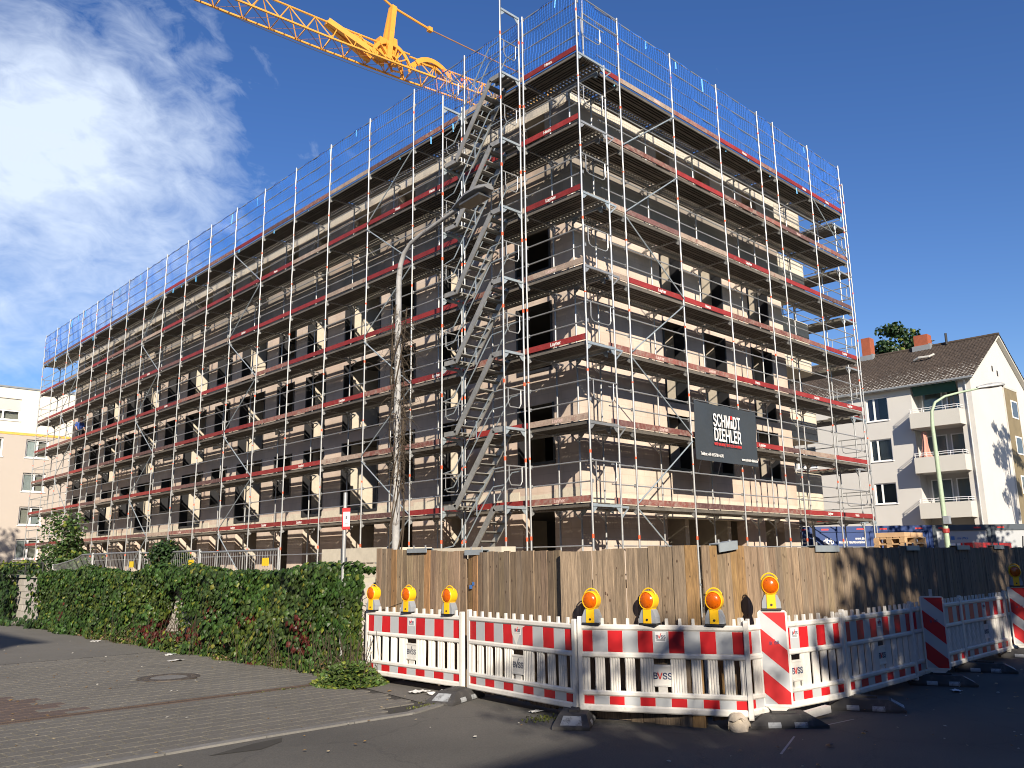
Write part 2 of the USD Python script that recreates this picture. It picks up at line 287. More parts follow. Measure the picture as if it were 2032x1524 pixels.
def block_wall(name, c1, c2, mortar, axis, bw=.5, rh=.25):
    """fair-faced block wall: faint joints, tone from block to block; axis = the horizontal world axis of the face"""
    N = {'g': ('geometry', {}), 's': ('separate_xyz', {}), 'k': ('combine_xyz', {}), 'br': ('brick_texture', dict(color1=c1, color2=c2, mortar=mortar, scale=1., mortar_size=.006, brick_width=bw, row_height=rh, offset=.5)),
         'n': ('noise_texture', dict(scale=.9, detail=6., roughness=.65)), 'r': ('map_range', dict(from_min=.3, from_max=.7, to_min=.82, to_max=1.12)), 'h': ('hsv', {}), 'p': ('principled_bsdf', dict(roughness=.9)),
         'n2': ('noise_texture', dict(scale=.35, detail=5.)), 'r2': ('map_range', dict(from_min=.5, from_max=.66, to_min=0., to_max=.55, clamp=True)), 'mx': ('mix_color', dict(b=(.55, .40, .31)))}
    L = [('g.position', 's.vector'), ('s.' + axis, 'k.x'), ('s.z', 'k.y'), ('k.vector', 'br.vector'), ('g.position', 'n.vector'), ('n.fac', 'r.value'), ('r.result', 'h.value'), ('br.color', 'mx.a'), ('g.position', 'n2.vector'), ('n2.fac', 'r2.value'), ('r2.result', 'mx.fac'), ('mx.result', 'h.color'), ('h.color', 'p.base_color')]
    MAT[name] = usdkit.material(stage, '/World/Looks/' + name, N, L, surface='p.BSDF')
for ax in 'xy':
    block_wall('blocks_along_' + ax, (.565, .465, .385), (.53, .43, .355), (.45, .37, .30), ax)
    block_wall('greyblocks_along_' + ax, (.27, .235, .195), (.24, .21, .175), (.19, .165, .145), ax, .8, 1.4)
def leaf_mat(name, trans=.25, rough=.45):
    N = {'a': ('attribute', dict(attribute='tint')), 'p': ('principled_bsdf', dict(roughness=rough, specular_ior_level=.35)), 't': ('translucent_bsdf', {}), 'm': ('mix_closure', dict(fac=trans)), 'h': ('hsv', dict(value=1.6, saturation=1.05))}
    MAT[name] = usdkit.material(stage, '/World/Looks/' + name, N, [('a.color', 'p.base_color'), ('a.color', 'h.color'), ('h.color', 't.color'), ('p.BSDF', 'm.closure1'), ('t.BSDF', 'm.closure2')], surface='m.closure')
leaf_mat('leaf')
MAT['pane_glass'] = usdkit.material(stage, '/World/Looks/pane_glass', {'f': ('fresnel', dict(IOR=1.5)), 'k': ('math', dict(math_type='multiply_add', value2=.9, value3=.01)), 't': ('transparent_bsdf', dict(color=(.80, .84, .84))), 'g': ('glossy_bsdf', dict(color=(.9, .9, .9), roughness=.02)), 'm': ('mix_closure', {})},
    [('f.fac', 'k.value1'), ('k.value', 'm.fac'), ('t.BSDF', 'm.closure1'), ('g.BSDF', 'm.closure2')], surface='m.closure')

# ------------------------------------------------------------------ ground
def sheet(name, poly, z, material, kind='structure', label=None):
    """a flat polygon (list of x, y) as one sheet"""
    from shapely.geometry import Polygon
    v, f = trimesh.creation.triangulate_polygon(Polygon(poly), engine='earcut')
    v = np.c_[v, np.full(len(v), z)]
    n = np.cross(v[f[:, 1]] - v[f[:, 0]], v[f[:, 2]] - v[f[:, 0]])[:, 2]; f = np.array(f); f[n < 0] = f[n < 0][:, ::-1]
    return tag(usdkit.mesh(stage, numbered('/World', name), (v, f), MAT[material]).GetPrim(), label, None, None, kind)
sheet('ground', [(-600, -600), (600, -600), (600, 600), (-600, 600)], -0.02, 'soil')
sheet('road', [(-300, -300), (300, -300), (300, -7.9), (-7.2, -7.9), (-7.5, -7.0), (-7.75, -5.0), (-8.0, -4.6), (-8.6, -5.0), (-9.3, -5.22), (-300, -5.22)], -0.004, 'asphalt', label='grey asphalt road')
sheet('pavement', [(-60, -5.22), (-9.3, -5.22), (-8.6, -5.0), (-8.0, -4.6), (-7.7, -4.4), (-7.7, -2.5), (-60, -2.5)], 0.0, 'joint_sand')
sheet('driveway', [(-60, -2.5), (-7.7, -2.5), (-7.7, 60), (-60, 60)], 0.0, 'joint_pale')
sheet('driveway_paving', [(-60, 4.0), (-7.75, 4.0), (-7.75, 60), (-60, 60)], 0.011, 'paver_drive')
sheet('driveway_paving', [(-60, -2.4), (-14.6, -2.4), (-14.6, 4.0), (-60, 4.0)], 0.011, 'paver_drive')
sheet('site_ground', [(-7.6, -7.8), (60, -7.8), (60, 56), (-7.6, 56)], 0.06, 'soil')

def paver(mb, x0, x1, y0, y1, z, b=.006):
    t = rng.uniform(-.0018, .0018)
    v = [(x0, y0, -.01), (x1, y0, -.01), (x1, y1, -.01), (x0, y1, -.01), (x0 + b, y0 + b, z + t), (x1 - b, y0 + b, z + t), (x1 - b, y1 - b, z + t), (x0 + b, y1 - b, z + t)]
    mb.add(v, [(4, 5, 6, 7), (0, 1, 5, 4), (1, 2, 6, 5), (2, 3, 7, 6), (3, 0, 4, 7)])
pv = stage.GetPrimAtPath('/World/pavement'); cells = []
for r in range(13):
    y0 = -5.19 + r * .205
    for c in range(40):
        x0 = -16.6 + c * .21 + (.105 if r % 2 else 0)
        if x0 + .2 < -8.75 + .12 * r * .2 and not (x0 > -9.5 and y0 < -4.95): cells.append((x0, y0))
cells.sort(key=lambda c: math.hypot(c[0] + 12.2, c[1] + 6.2))
for x0, y0 in cells[:290]:
    m = MB(); paver(m, x0, x0 + .202, y0, y0 + .197, .012); m.build(pv, 'paver', 'paver_grey')
m = MB()
for x0, y0 in cells[290:]: paver(m, x0, x0 + .202, y0, y0 + .197, .012)
m.build(pv, 'paver_field', 'paver_grey', kind='stuff')
sheet('pavement_edge', [(-60, -5.2), (-16.7, -5.2), (-16.7, -2.52), (-60, -2.52)], .009, 'paver_grey')
sheet('pavement_edge', [(-8.75, -4.88), (-8.0, -4.58), (-7.75, -4.4), (-7.72, -2.52), (-8.4, -2.52)], .007, 'paver_grey')
dw = stage.GetPrimAtPath('/World/driveway'); m = MB(); mr = MB()
for r in range(31):
    y0 = -2.38 + r * .205
    for c in range(32):
        x0 = -14.6 + c * .205 + (.1 if r % 2 else 0)
        if math.hypot(x0 + .1 + 9.87, y0 + .1 + .05) < .46 or x0 > -8.0: continue
        red = x0 < -11.95 + .18 * math.sin(r * 2.1) - .02 * r and y0 < -.45
        paver(mr if red else m, x0, x0 + .197, y0, y0 + .197, .012)
m.build(dw, 'paver_field', 'paver_drive', kind='stuff')
mr.build(dw, 'red_paver_field', 'paver_red', kind='stuff')
# flush kerb line and the drain channel across the drive
kb = thing('kerb', 'pale flush kerb stones between the road and the left pavement', kind='structure')
kp = [(-30, -5.27), (-17, -5.27), (-16, -5.27), (-15, -5.27), (-14, -5.27), (-13, -5.26), (-12, -5.24), (-11, -5.21), (-10, -5.22), (-9.25, -5.25), (-8.6, -5.02), (-8.0, -4.66)]
for a, b in zip(kp[:-1], kp[1:]):
    m = MB(); m.bar((*a, -.03), (b[0] - .012, b[1], -.03), .115, .092); m.build(kb, 'kerb_stone', 'kerb_stone')
dc = thing('drain_channel', 'rusty iron drain channel across the driveway', kind='structure')
m = MB(); m.bx(-40, -8.1, -2.56, -2.525, -.05, .016); m.bx(-40, -8.1, -2.40, -2.365, -.05, .016); m.build(dc, 'channel_edge', 'drain_rust')
m = MB()
for i in range(330): m.bx(-16.4 + i * .025, -16.4 + i * .025 + .014, -2.524, -2.401, -.01, .009)
m.bx(-40, -16.42, -2.524, -2.401, -.01, .009); m.build(dc, 'grate', 'drain_rust')
mh = thing('manhole_cover', 'round iron manhole cover with a concrete centre in the driveway', 'manhole cover', (-9.87, -.05, 0))
m = MB()
def ring(mb, r0, r1, z0, z1, n=40):
    t = np.arange(n) * 2 * math.pi / n; c, s_ = np.cos(t), np.sin(t)
    v = np.vstack([np.c_[c * r0, s_ * r0, np.full(n, z0)], np.c_[c * r1, s_ * r1, np.full(n, z0)], np.c_[c * r1, s_ * r1, np.full(n, z1)], np.c_[c * r0, s_ * r0, np.full(n, z1)]])
    i = np.arange(n); j = (i + 1) % n
    mb.add(v, np.vstack([np.stack([i + 3 * n, i + 2 * n, j + 2 * n, j + 3 * n], 1), np.stack([i + n, j + n, j + 2 * n, i + 2 * n], 1), np.stack([i, i + 3 * n, j + 3 * n, j], 1)]))
ring(m, .27, .445, -.02, .016); m.build(mh, 'frame', 'iron')
m = MB(); ring(m, 0.001, .262, -.02, .013)
m.build(mh, 'cover', 'kerb_stone')
m = MB()
for k in range(16):
    t = k * math.pi / 8; m.bx(math.cos(t) * .35 - .03, math.cos(t) * .35 + .03, math.sin(t) * .35 - .03, math.sin(t) * .35 + .03, .01, .021)
m.build(mh, 'stud', 'iron', kind='stuff')

# ------------------------------------------------------------------ the unfinished building
WX, WY, XE, YE = 1.45, 1.65, 13.1, 45.8          # planes of the two facades, far ends
ZF = [0.1] + [3.45 + 2.95 * k for k in range(4)]   # floor levels
ZH = [3.03 + 2.95 * k for k in range(5)]           # underside of the slab above
T = .34
bld = thing('building_shell', 'five storey concrete and block building shell, still without windows, inside the scaffolding', 'building')
for k in range(1, 5):
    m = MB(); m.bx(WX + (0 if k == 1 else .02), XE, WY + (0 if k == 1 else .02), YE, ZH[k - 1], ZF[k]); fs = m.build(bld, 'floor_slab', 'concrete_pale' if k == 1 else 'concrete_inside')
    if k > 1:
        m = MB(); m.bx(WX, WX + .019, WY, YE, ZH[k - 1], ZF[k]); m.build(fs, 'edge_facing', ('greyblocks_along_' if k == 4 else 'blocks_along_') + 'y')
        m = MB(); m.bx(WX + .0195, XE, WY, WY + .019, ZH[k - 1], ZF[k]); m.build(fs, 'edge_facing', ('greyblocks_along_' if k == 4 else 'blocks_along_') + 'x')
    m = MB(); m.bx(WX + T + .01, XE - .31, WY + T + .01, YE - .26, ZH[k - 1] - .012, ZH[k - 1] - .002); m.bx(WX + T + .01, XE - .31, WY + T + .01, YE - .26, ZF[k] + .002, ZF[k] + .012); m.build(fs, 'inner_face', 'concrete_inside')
m = MB(); m.bx(WX - .012, XE + .01, WY - .012, YE, ZH[4], 15.22); m.build(bld, 'roof_slab', 'concrete_pale')
m = MB(); m.bx(WX + .1, XE - .1, WY + .1, YE - .1, 15.22, 15.42); m.build(bld, 'roof_upstand', 'concrete')
m = MB(); m.bx(WX, XE, WY, YE, .03, .1); m.build(bld, 'ground_slab', 'concrete_inside')
COLS = [(2.55, 3.95, 'W'), (6.3, 7.5, 'F'), (8.92, 10.3, 'W'), (11.0, 13.28, 'F'), (14.6, 16.02, 'F'), (17.0, 18.36, 'W'), (19.48, 21.74, 'F'), (22.8, 24.26, 'W'), (25.28, 27.6, 'F'), (28.78, 30.1, 'W'),
        (31.2, 33.4, 'F'), (34.5, 35.9, 'W'), (37.0, 39.2, 'F'), (40.4, 41.8, 'W'), (43.2, 44.6, 'F')]
RCOLS = [(5.5, 6.6, 'W'), (7.72, 8.97, 'W'), (10.68, 12.02, 'W')]
def wall_piece(side, s0, s1, z0, z1, material, name='wall_panel', proud=0.0):
    m = MB()
    if side == 'L': m.bx(WX - proud, WX + T, s0, s1, z0, z1)
    else: m.bx(s0, s1, WY - proud, WY + T, z0, z1)
    m.build(bld, name, material)
def opening_frame(side, s0, s1, z0, z1):
    """the black airtight membrane that frames each opening, lapped round the reveal"""
    m = MB(); w = .10
    for a, b, c, d in ((s0 - .03, s0 + .035, z0 - .03, z1), (s1 - .035, s1 + .03, z0 - .03, z1), (s0 + .036, s1 - .036, z0 - .03, z0 + .05)):
        if side == 'L': m.bx(WX - .03, WX + T + .02, a, b, c, d)
        else: m.bx(a, b, WY - .03, WY + T + .02, c, d)
    m.build(bld, 'opening_membrane', 'membrane_black')
for side, cols, start, end in (('L', COLS, WY + T + .002, YE), ('R', RCOLS, WX, XE)):
    axis = 'y' if side == 'L' else 'x'
    for k in range(5):
        mt = ('greyblocks_along_' if k == 4 else 'blocks_along_') + axis
        z0, z1 = ZF[k], ZH[k]; at = start
        ops = []
        for a, b, t in cols:
            if k == 0 and side == 'R': continue
            if k == 0: lo, hi = z0, z1 - .0; a, b = (a + .15, b - .15) if t == 'F' and b - a > 2 else (a + .05, b - .1)
            elif k == 4: lo, hi = z0 + (.95 if t == 'W' else .5), z1; a, b = a + .1, b - .25
            else: lo, hi = z0 + (.85 if (t == 'W' and k == 1) else .55 if t == 'W' and side == 'L' else .0), z1
            ops.append((a, b, lo, hi))
        if k == 0 and side == 'R': ops = [(5.23, 9.54, .1, 2.85), (10.75, 12.0, .1, 2.9)]
        for a, b, lo, hi in ops:
            wall_piece(side, at, a, z0, z1, mt); at = b
            if lo > z0 + .01: wall_piece(side, a, b, z0, lo, mt)
            if hi < z1 - .01: wall_piece(side, a, b, hi, z1, 'concrete_pale', 'lintel')
            if k in (1, 2, 3): opening_frame(side, a, b, lo, hi)
        wall_piece(side, at, end, z0, z1, mt)
    if side == 'L':   # the low upstand course above the first slab
        for k in range(1, 2):
            at = WY + .003
            for a, b, t in cols:
                m = MB(); m.bx(WX - .012, WX, at, a, ZH[0], ZF[1] + .12); m.build(bld, 'base_course', 'concrete_pale'); at = b
for k in range(5):   # cross walls, spine wall, end walls: one wall per room and storey
    mt = 'concrete_grey'
    for a, b, t in COLS:
        if t == 'F': m = MB(); m.bx(WX + T + .001, 6.2, b + .002, b + .2, ZF[k], ZH[k]); m.build(bld, 'cross_wall', 'partition')
    for a, b, t in RCOLS: m = MB(); m.bx(b + .002, b + .2, WY + T + .001, 5.6, ZF[k], ZH[k]); m.build(bld, 'cross_wall', 'partition')
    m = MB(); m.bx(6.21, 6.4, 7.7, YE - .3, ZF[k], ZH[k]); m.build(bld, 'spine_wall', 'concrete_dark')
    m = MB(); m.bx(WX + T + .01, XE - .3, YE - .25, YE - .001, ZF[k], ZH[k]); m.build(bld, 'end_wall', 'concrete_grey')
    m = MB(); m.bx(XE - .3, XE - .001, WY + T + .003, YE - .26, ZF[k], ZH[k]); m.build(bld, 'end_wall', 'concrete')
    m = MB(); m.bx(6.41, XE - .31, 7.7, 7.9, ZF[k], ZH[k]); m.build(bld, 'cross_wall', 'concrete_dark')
# rounded precast balconies on the far end
def balcony(z0, z1):
    x0, x1, y0, y1, r = XE + .3, 16.25, 1.95, 5.2, .7
    pts = [(x0, y0)] + [(x1 - r + r * math.sin(t), y0 + r - r * math.cos(t)) for t in np.linspace(0, math.pi / 2, 9)] + [(x1 - r + r * math.cos(t), y1 - r + r * math.sin(t)) for t in np.linspace(0, math.pi / 2, 9)] + [(x0, y1)]
    m = MB(); m.prism(pts, (0, 0, z0), (1, 0, 0), (0, 1, 0), (0, 0, .24)); p = m.build(bld, 'balcony', 'concrete_pale', smooth=35)
    m = MB(); P = np.array(pts); c = np.array([(x0 + x1) / 2, (y0 + y1) / 2]); I = P + (c - P) / np.linalg.norm(c - P, axis=1, keepdims=True) * .14
    n = len(P)
    for za, zb in zip(np.linspace(z0 + .24, z1, 4)[:-1], np.linspace(z0 + .24, z1, 4)[1:]):
        za += .018
        for a in range(n - 1):
            m.add([(*P[a], za), (*P[a + 1], za), (*I[a + 1], za), (*I[a], za), (*P[a], zb), (*P[a + 1], zb), (*I[a + 1], zb), (*I[a], zb)], BOXF)
    m.build(p, 'parapet', 'concrete_pale', smooth=30)
    m = MB(); m.bx(XE, x0, 3.0, 5.0, z0, z0 + .2); m.build(p, 'connector', 'concrete')
for k, (za, zb) in enumerate([(3.15, 4.75), (6.05, 7.3), (8.75, 10.75), (11.95, 13.3), (14.75, 15.75)]): balcony(za, zb)

# ------------------------------------------------------------------ scaffolding
DZ = [3.015 + 2 * k for k in range(7)]
W = 1.09
TOE = ['toe_red', 'toe_red', 'toe_faded', 'toe_dark', 'toe_bare', 'toe_red', 'toe_faded']
def text_on(parent, text, height, o, a, b, nrm, material, bold=True, name='lettering', center=False, squeeze=1.0):
    """raised lettering: o = lower left corner, a = reading direction, b = up, nrm = outwards"""
    tm = meshkit.text_mesh(text, height, .003, bold); v = np.array(tm.vertices); v[:, 0] *= squeeze
    if center: v[:, 0] -= (v[:, 0].max() + v[:, 0].min()) / 2
    a, b, nrm = V(*a), V(*b), V(*nrm)
    m = MB(); m.add(V(*o) + v[:, :1] * a + v[:, 1:2] * b + v[:, 2:] * nrm, np.array(tm.faces))
    return m.build(parent, name, material)
def scaffold(th, along, inn, org, poles, texts, read, ends, braces, first_pole=True):
    A, I, O = V(*along, 0), V(*inn, 0), V(*org, 0); Z = V(0, 0, 1)
    P = lambda s, w, z: O + A * s + I * w + Z * z
    n = len(poles)
    for i, s in enumerate(poles):
        if i or first_pole:
            m = MB(); m.tube(P(s, 0, .1), P(s, 0, 17.08), .0265, 8); p = m.build(th, 'standard', 'galvanized', smooth=50)
            m = MB()
            for k in range(7): m.tube(P(s, 0, DZ[k] + 1.17 + .02 * ((i * 7 + k) % 3)), P(s, 0, DZ[k] + 1.25), .028, 8)
            m.tube(P(s, 0, 2.16), P(s, 0, 2.26), .029, 8); m.build(p, 'orange_band', 'clamp_orange', kind='stuff')
            m = MB()
            for k in range(7):
                for dz in (.5, 1.0) + ((1.5, 2.0) if k == 6 else ()): m.bar(P(s, .03, DZ[k] + dz), P(s, .085, DZ[k] + dz), .03, .09)
            m.build(p, 'wedge_pocket', 'galvanized', kind='stuff')
        m = MB(); m.tube(P(s, W, .1), P(s, W, 15.0), .0265, 8); m.build(th, 'inner_standard', 'galvanized', smooth=50)
        for k, z in enumerate(DZ):
            m = MB(); m.bar(P(s, .02, z - .075), P(s, W - .02, z - .075), .05, .06)
            for w0, sg in ((.024, 1), (W - .024, -1)):
                m.prism([(0, -.03), (sg * .19, -.03), (sg * .16, -.12), (sg * .08, -.21), (0, -.25)], P(s, w0, z) - A * .006, I, Z, A * .012)
            m.bar(P(s, W, z - .09), P(s, W + .28, z - .09), .045, .05); m.bar(P(s, W, z - .36), P(s, W + .27, z - .11), .03, .03)
            m.build(th, 'transom', 'bluish_steel' if i == 0 and not k % 2 else 'galvanized')
    for i in range(n - 1):
        s0, s1 = poles[i] + .03, poles[i + 1] - .03
        for k, z in enumerate(DZ):
            d = MB()
            for q in range(2):
                w0 = .04 + q * .335
                d.obx(P(s0, w0, z - .035), A * (s1 - s0), I * .322, Z * .03)
                for e in (0, .095, .19, .284): d.obx(P(s0 + .02, w0 + e, z - .10), A * (s1 - s0 - .04), I * .038, Z * .064)
            dk = d.build(th, 'deck', 'deck_steel')
            g = MB(); w0 = .71
            for e in (0, .30): g.obx(P(s0, w0 + e, z - .09), A * (s1 - s0), I * .035, Z * .08)
            g.obx(P(s0, w0 + .155, z - .06), A * (s1 - s0), I * .03, Z * .045)
            for e in np.arange(s0 + .02, s1 - .06, .125): g.obx(P(e, w0 + .034, z - .03), A * .078, I * .268, Z * .022)
            g.build(dk, 'perforated_plank', 'grating_steel')
            c = MB(); c.obx(P(s0, 1.125, z - .05), A * (s1 - s0), I * .075, Z * .035); c.build(dk, 'console_strip', 'deck_steel')
            style = texts.get((i, k))
            ml = style[1] if style else TOE[rng.randrange(7)]
            m = MB(); m.obx(P(s0 + .01, -.012, z + .012), A * (s1 - s0 - .02), I * .028, Z * .15); t = m.build(th, 'toe_board', ml)
            if style:
                mid = (s0 + s1) / 2 + style[2] * (s1 - s0); L = {'Layher': .42, 'Hess': .34}[style[0]]
                text_on(t, style[0], .085, P(mid, -.0135, z + .045) - V(*read) * L / 2, read, Z, -I, 'letter_white' if ml == 'toe_red' else 'letter_pale')
            m = MB()
            for dz in (.5, 1.0) + ((1.5, 2.0) if k == 6 else ()): m.tube(P(s0 - .01, .055, z + dz), P(s1 + .01, .055, z + dz), .0185, 6)
            gr = m.build(th, 'guardrail', 'galvanized')
        m = MB(); m.tube(P(s0, .055, 1.99), P(s1, .055, 1.99), .0185, 6); m.build(th, 'guardrail', 'galvanized')
    for i, k, up in braces:   # diagonal in bay i between deck k-1 and deck k
        a, b = (poles[i], poles[i + 1]) if up else (poles[i + 1], poles[i])
        m = MB(); m.tube(P(a, -.035, DZ[k - 1] + .06 if k else .95), P(b, -.035, DZ[k] - .12), .0205, 6); m.build(th, 'diagonal_brace', 'bluish_steel')
    for s, outd in ends:      # swing-down end guards
        for k, z in enumerate(DZ):
            m = MB(); q = lambda w, zz: P(s, w, zz) + A * outd * .03
            m.tube(q(0, z + 1.0), q(W, z + 1.0), .019, 6)
            m.path([q(.16, z + 1.0), q(.16, z + .62), q(.2, z + .54), q(.28, z + .5), q(W - .28, z + .5), q(W - .2, z + .54), q(W - .16, z + .62), q(W - .16, z + 1.0)], .015, 6)
            m.build(th, 'end_guard', 'galvanized')
LP = [0, 2.07] + [2.07 + 2.57 * k for k in range(1, 19)]
LT = {(0, 6): ('Hess', 'toe_red', 0), (0, 5): ('Hess', 'toe_red', .05), (0, 4): ('Layher', 'toe_red', .02), (0, 3): ('Layher', 'toe_bare', .05), (0, 2): ('Layher', 'toe_red', 0), (0, 1): ('Layher', 'toe_bare', 0), (0, 0): ('Layher', 'toe_faded', 0),
      (2, 5): ('Hess', 'toe_red', .1), (3, 5): ('Hess', 'toe_red', -.2), (2, 2): ('Layher', 'toe_red', 0), (4, 2): ('Layher', 'toe_red', 0), (5, 0): ('Layher', 'toe_red', 0), (6, 0): ('Layher', 'toe_red', 0), (7, 0): ('Layher', 'toe_red', 0), (5, 1): ('Layher', 'toe_red', 0), (7, 4): ('Layher', 'toe_red', 0), (6, 5): ('Hess', 'toe_red', 0), (9, 0): ('Layher', 'toe_faded', 0), (10, 3): ('Layher', 'toe_red', 0), (11, 4): ('Layher', 'toe_red', 0)}
LB = []
for bay, flip in ((3, 0), (7, 1), (11, 0), (16, 1)):
    for k in range(7): LB.append((bay, k, bool((k + flip) % 2)))
sc1 = thing('facade_scaffold', 'long steel scaffold along the left facade, twenty bays with red toe boards', 'scaffold')
scaffold(sc1, (0, 1), (1, 0), (0, 0), LP, LT, (0, -1, 0), [(0, -1), (LP[-1], 1)], LB)
RP = [1.12, 2.07, 4.64, 7.21, 9.78, 10.87, 13.44, 16.01]
RT = {(1, 6): ('Hess', 'toe_bare', .2), (3, 6): ('Hess', 'toe_red', .1), (5, 6): ('Hess', 'toe_red', .3), (6, 6): ('Hess', 'toe_red', 0), (2, 3): ('Hess', 'toe_red', .0), (2, 2): ('Layher', 'toe_faded', 0), (3, 2): ('Hess', 'toe_red', 0), (5, 2): ('Layher', 'toe_red', .1), (6, 2): ('Layher', 'toe_red', .1),
      (0, 2): ('Layher', 'toe_red', 0), (1, 3): ('Layher', 'toe_red', .1), (3, 4): ('Layher', 'toe_red', 0), (5, 5): ('Hess', 'toe_dark', 0), (6, 0): ('Hess', 'toe_red', 0), (0, 0): ('Layher', 'toe_red', 0), (5, 0): ('Layher', 'toe_red', .2), (6, 3): ('Layher', 'toe_red', .1), (3, 1): ('Layher', 'toe_red', 0), (1, 1): ('Layher', 'toe_faded', 0), (1, 2): ('Layher', 'toe_faded', 0)}
RT.pop((0, 2)); RT.pop((0, 0))
sc2 = thing('facade_scaffold', 'shorter steel scaffold along the sunlit right facade, carrying the dark banner', 'scaffold')
scaffold(sc2, (1, 0), (0, 1), (0, .248), RP, RT, (1, 0, 0), [(RP[-1], 1)], [(1, 6, 1), (1, 5, 1), (1, 4, 0), (1, 3, 1), (1, 2, 0), (1, 1, 1), (1, 0, 0), (6, 6, 0)], first_pole=False)
# a third short scaffold turns the far right corner
sc3 = thing('facade_scaffold', 'narrow scaffold round the far right end beside the rounded balconies', 'scaffold')
scaffold(sc3, (0, 1), (-1, 0), (17.75, .9), [0, 2.57, 5.14, 7.71], {}, (0, 1, 0), [], [])

# stair tower in front of the left scaffold
tw = thing('stair_tower', 'aluminium stair tower with steep flights in front of the left scaffold', 'stair tower')
TX0, TX1, TY0, TY1 = -.86, -.13, 2.09, 4.62
for x in (TX0, TX1):
    for y in (TY0, TY1):
        top = 17.25 if y == TY0 else 15.35
        if x == TX1: top -= .25 if y == TY0 else .1
        m = MB(); m.tube((x, y, .1), (x, y, top), .0265, 8); p = m.build(tw, 'standard', 'galvanized', smooth=50)
        m = MB()
        for k in range(-1, 7): m.tube((x, y, DZ[0] + 2 * k + 1.12), (x, y, DZ[0] + 2 * k + 1.22), .029, 8)
        m.build(p, 'orange_band', 'clamp_orange', kind='stuff')
for k in range(8):
    z = DZ[0] + 2 * k
    for y in (TY0, TY1):
        if k == 7 and y == TY1: continue
        zz = z if k < 7 else 17.0
        m = MB(); m.bar((TX0 + .02, y, zz - .04), (TX1 - .02, y, zz - .04), .055, .065)
        for x0, sg in ((TX0 + .024, 1), (TX1 - .024, -1)): m.prism([(0, -.02), (sg * .17, -.02), (sg * .14, -.1), (sg * .07, -.18), (0, -.22)], (x0, y - .006, zz), (1, 0, 0), (0, 0, 1), (0, .012, 0))
        m.build(tw, 'transom', 'bluish_steel')
        if k < 7:
            m = MB(); m.tube((TX0, y, z + 1.0), (TX1, y, z + 1.0), .018, 6)
            m.path([(TX0 + .14, y, z + 1.0), (TX0 + .14, y, z + .62), (TX0 + .2, y, z + .52), (TX1 - .2, y, z + .52), (TX1 - .14, y, z + .62), (TX1 - .14, y, z + 1.0)], .015, 6); m.build(tw, 'end_guard', 'galvanized')
    if k == 7: break
    zb, y_b, y_t = z - 2, 4.1, 2.62
    fl = sub(tw, 'stair_flight')
    for x in (TX0 + .06, TX1 - .07):
        m = MB()
        m.bar((x + .015, y_b + .02, zb + .05), (x + .015, y_t - .02, z - .05), .03, .17); m.prism([(y_b + .5, zb), (y_b + .5, zb + .13), (y_b - .02, zb + .13), (y_b + .02, zb)], (x, 0, 0), (0, 1, 0), (0, 0, 1), (.03, 0, 0))
        m.prism([(y_t, z + .02), (y_t, z - .12), (TY0 + .04, z - .12), (TY0 + .04, z + .02)], (x, 0, 0), (0, 1, 0), (0, 0, 1), (.03, 0, 0))
        m.build(fl, 'stringer', 'aluminium')
    for q in range(8):
        t = (q + .75) / 8.4; y, zz = y_b + (y_t - y_b) * t, zb + .06 + (z - zb - .08) * t
        m = MB(); m.bx(TX0 + .09, TX1 - .07, y - .085, y + .085, zz, zz + .022); m.bx(TX0 + .09, TX1 - .07, y + .07, y + .085, zz - .03, zz)
        m.build(fl, 'tread', 'aluminium')
    for y0, y1, zz in ((y_b, y_b + .5, zb + .1), (TY0 + .03, y_t, z - .03)):
        m = MB(); m.bx(TX0 + .09, TX1 - .07, y0, y1, zz - .025, zz)
        for e in (0, .2, .4): m.bx(TX0 + .09 + e, TX0 + .13 + e, y0, y1, zz - .09, zz - .025)
        m.build(fl, 'landing', 'aluminium')
    for x in (TX0 + .03, TX1 - .04):
        m = MB()
        for off in ((1.0, .55) if x < -.5 else (.95,)):
            m.path([(x, y_b + .42, zb + off), (x, y_b + .05, zb + off + .05), (x, y_b - .02, zb + off + .12), (x, y_t + .05, z + off - .15), (x, y_t - .05, z + off - .06), (x, TY0 + .08, z + off - .04)], .0165, 6)
        if x < -.5:
            for t in (.25, .6): m.bar((x, y_b + (y_t - y_b) * t, zb + 2 * t + .6), (x, y_b + (y_t - y_b) * t, zb + 2 * t + 1.07), .03, .012, (1, 0, 0))
        m.build(fl, 'handrail', 'bluish_steel')

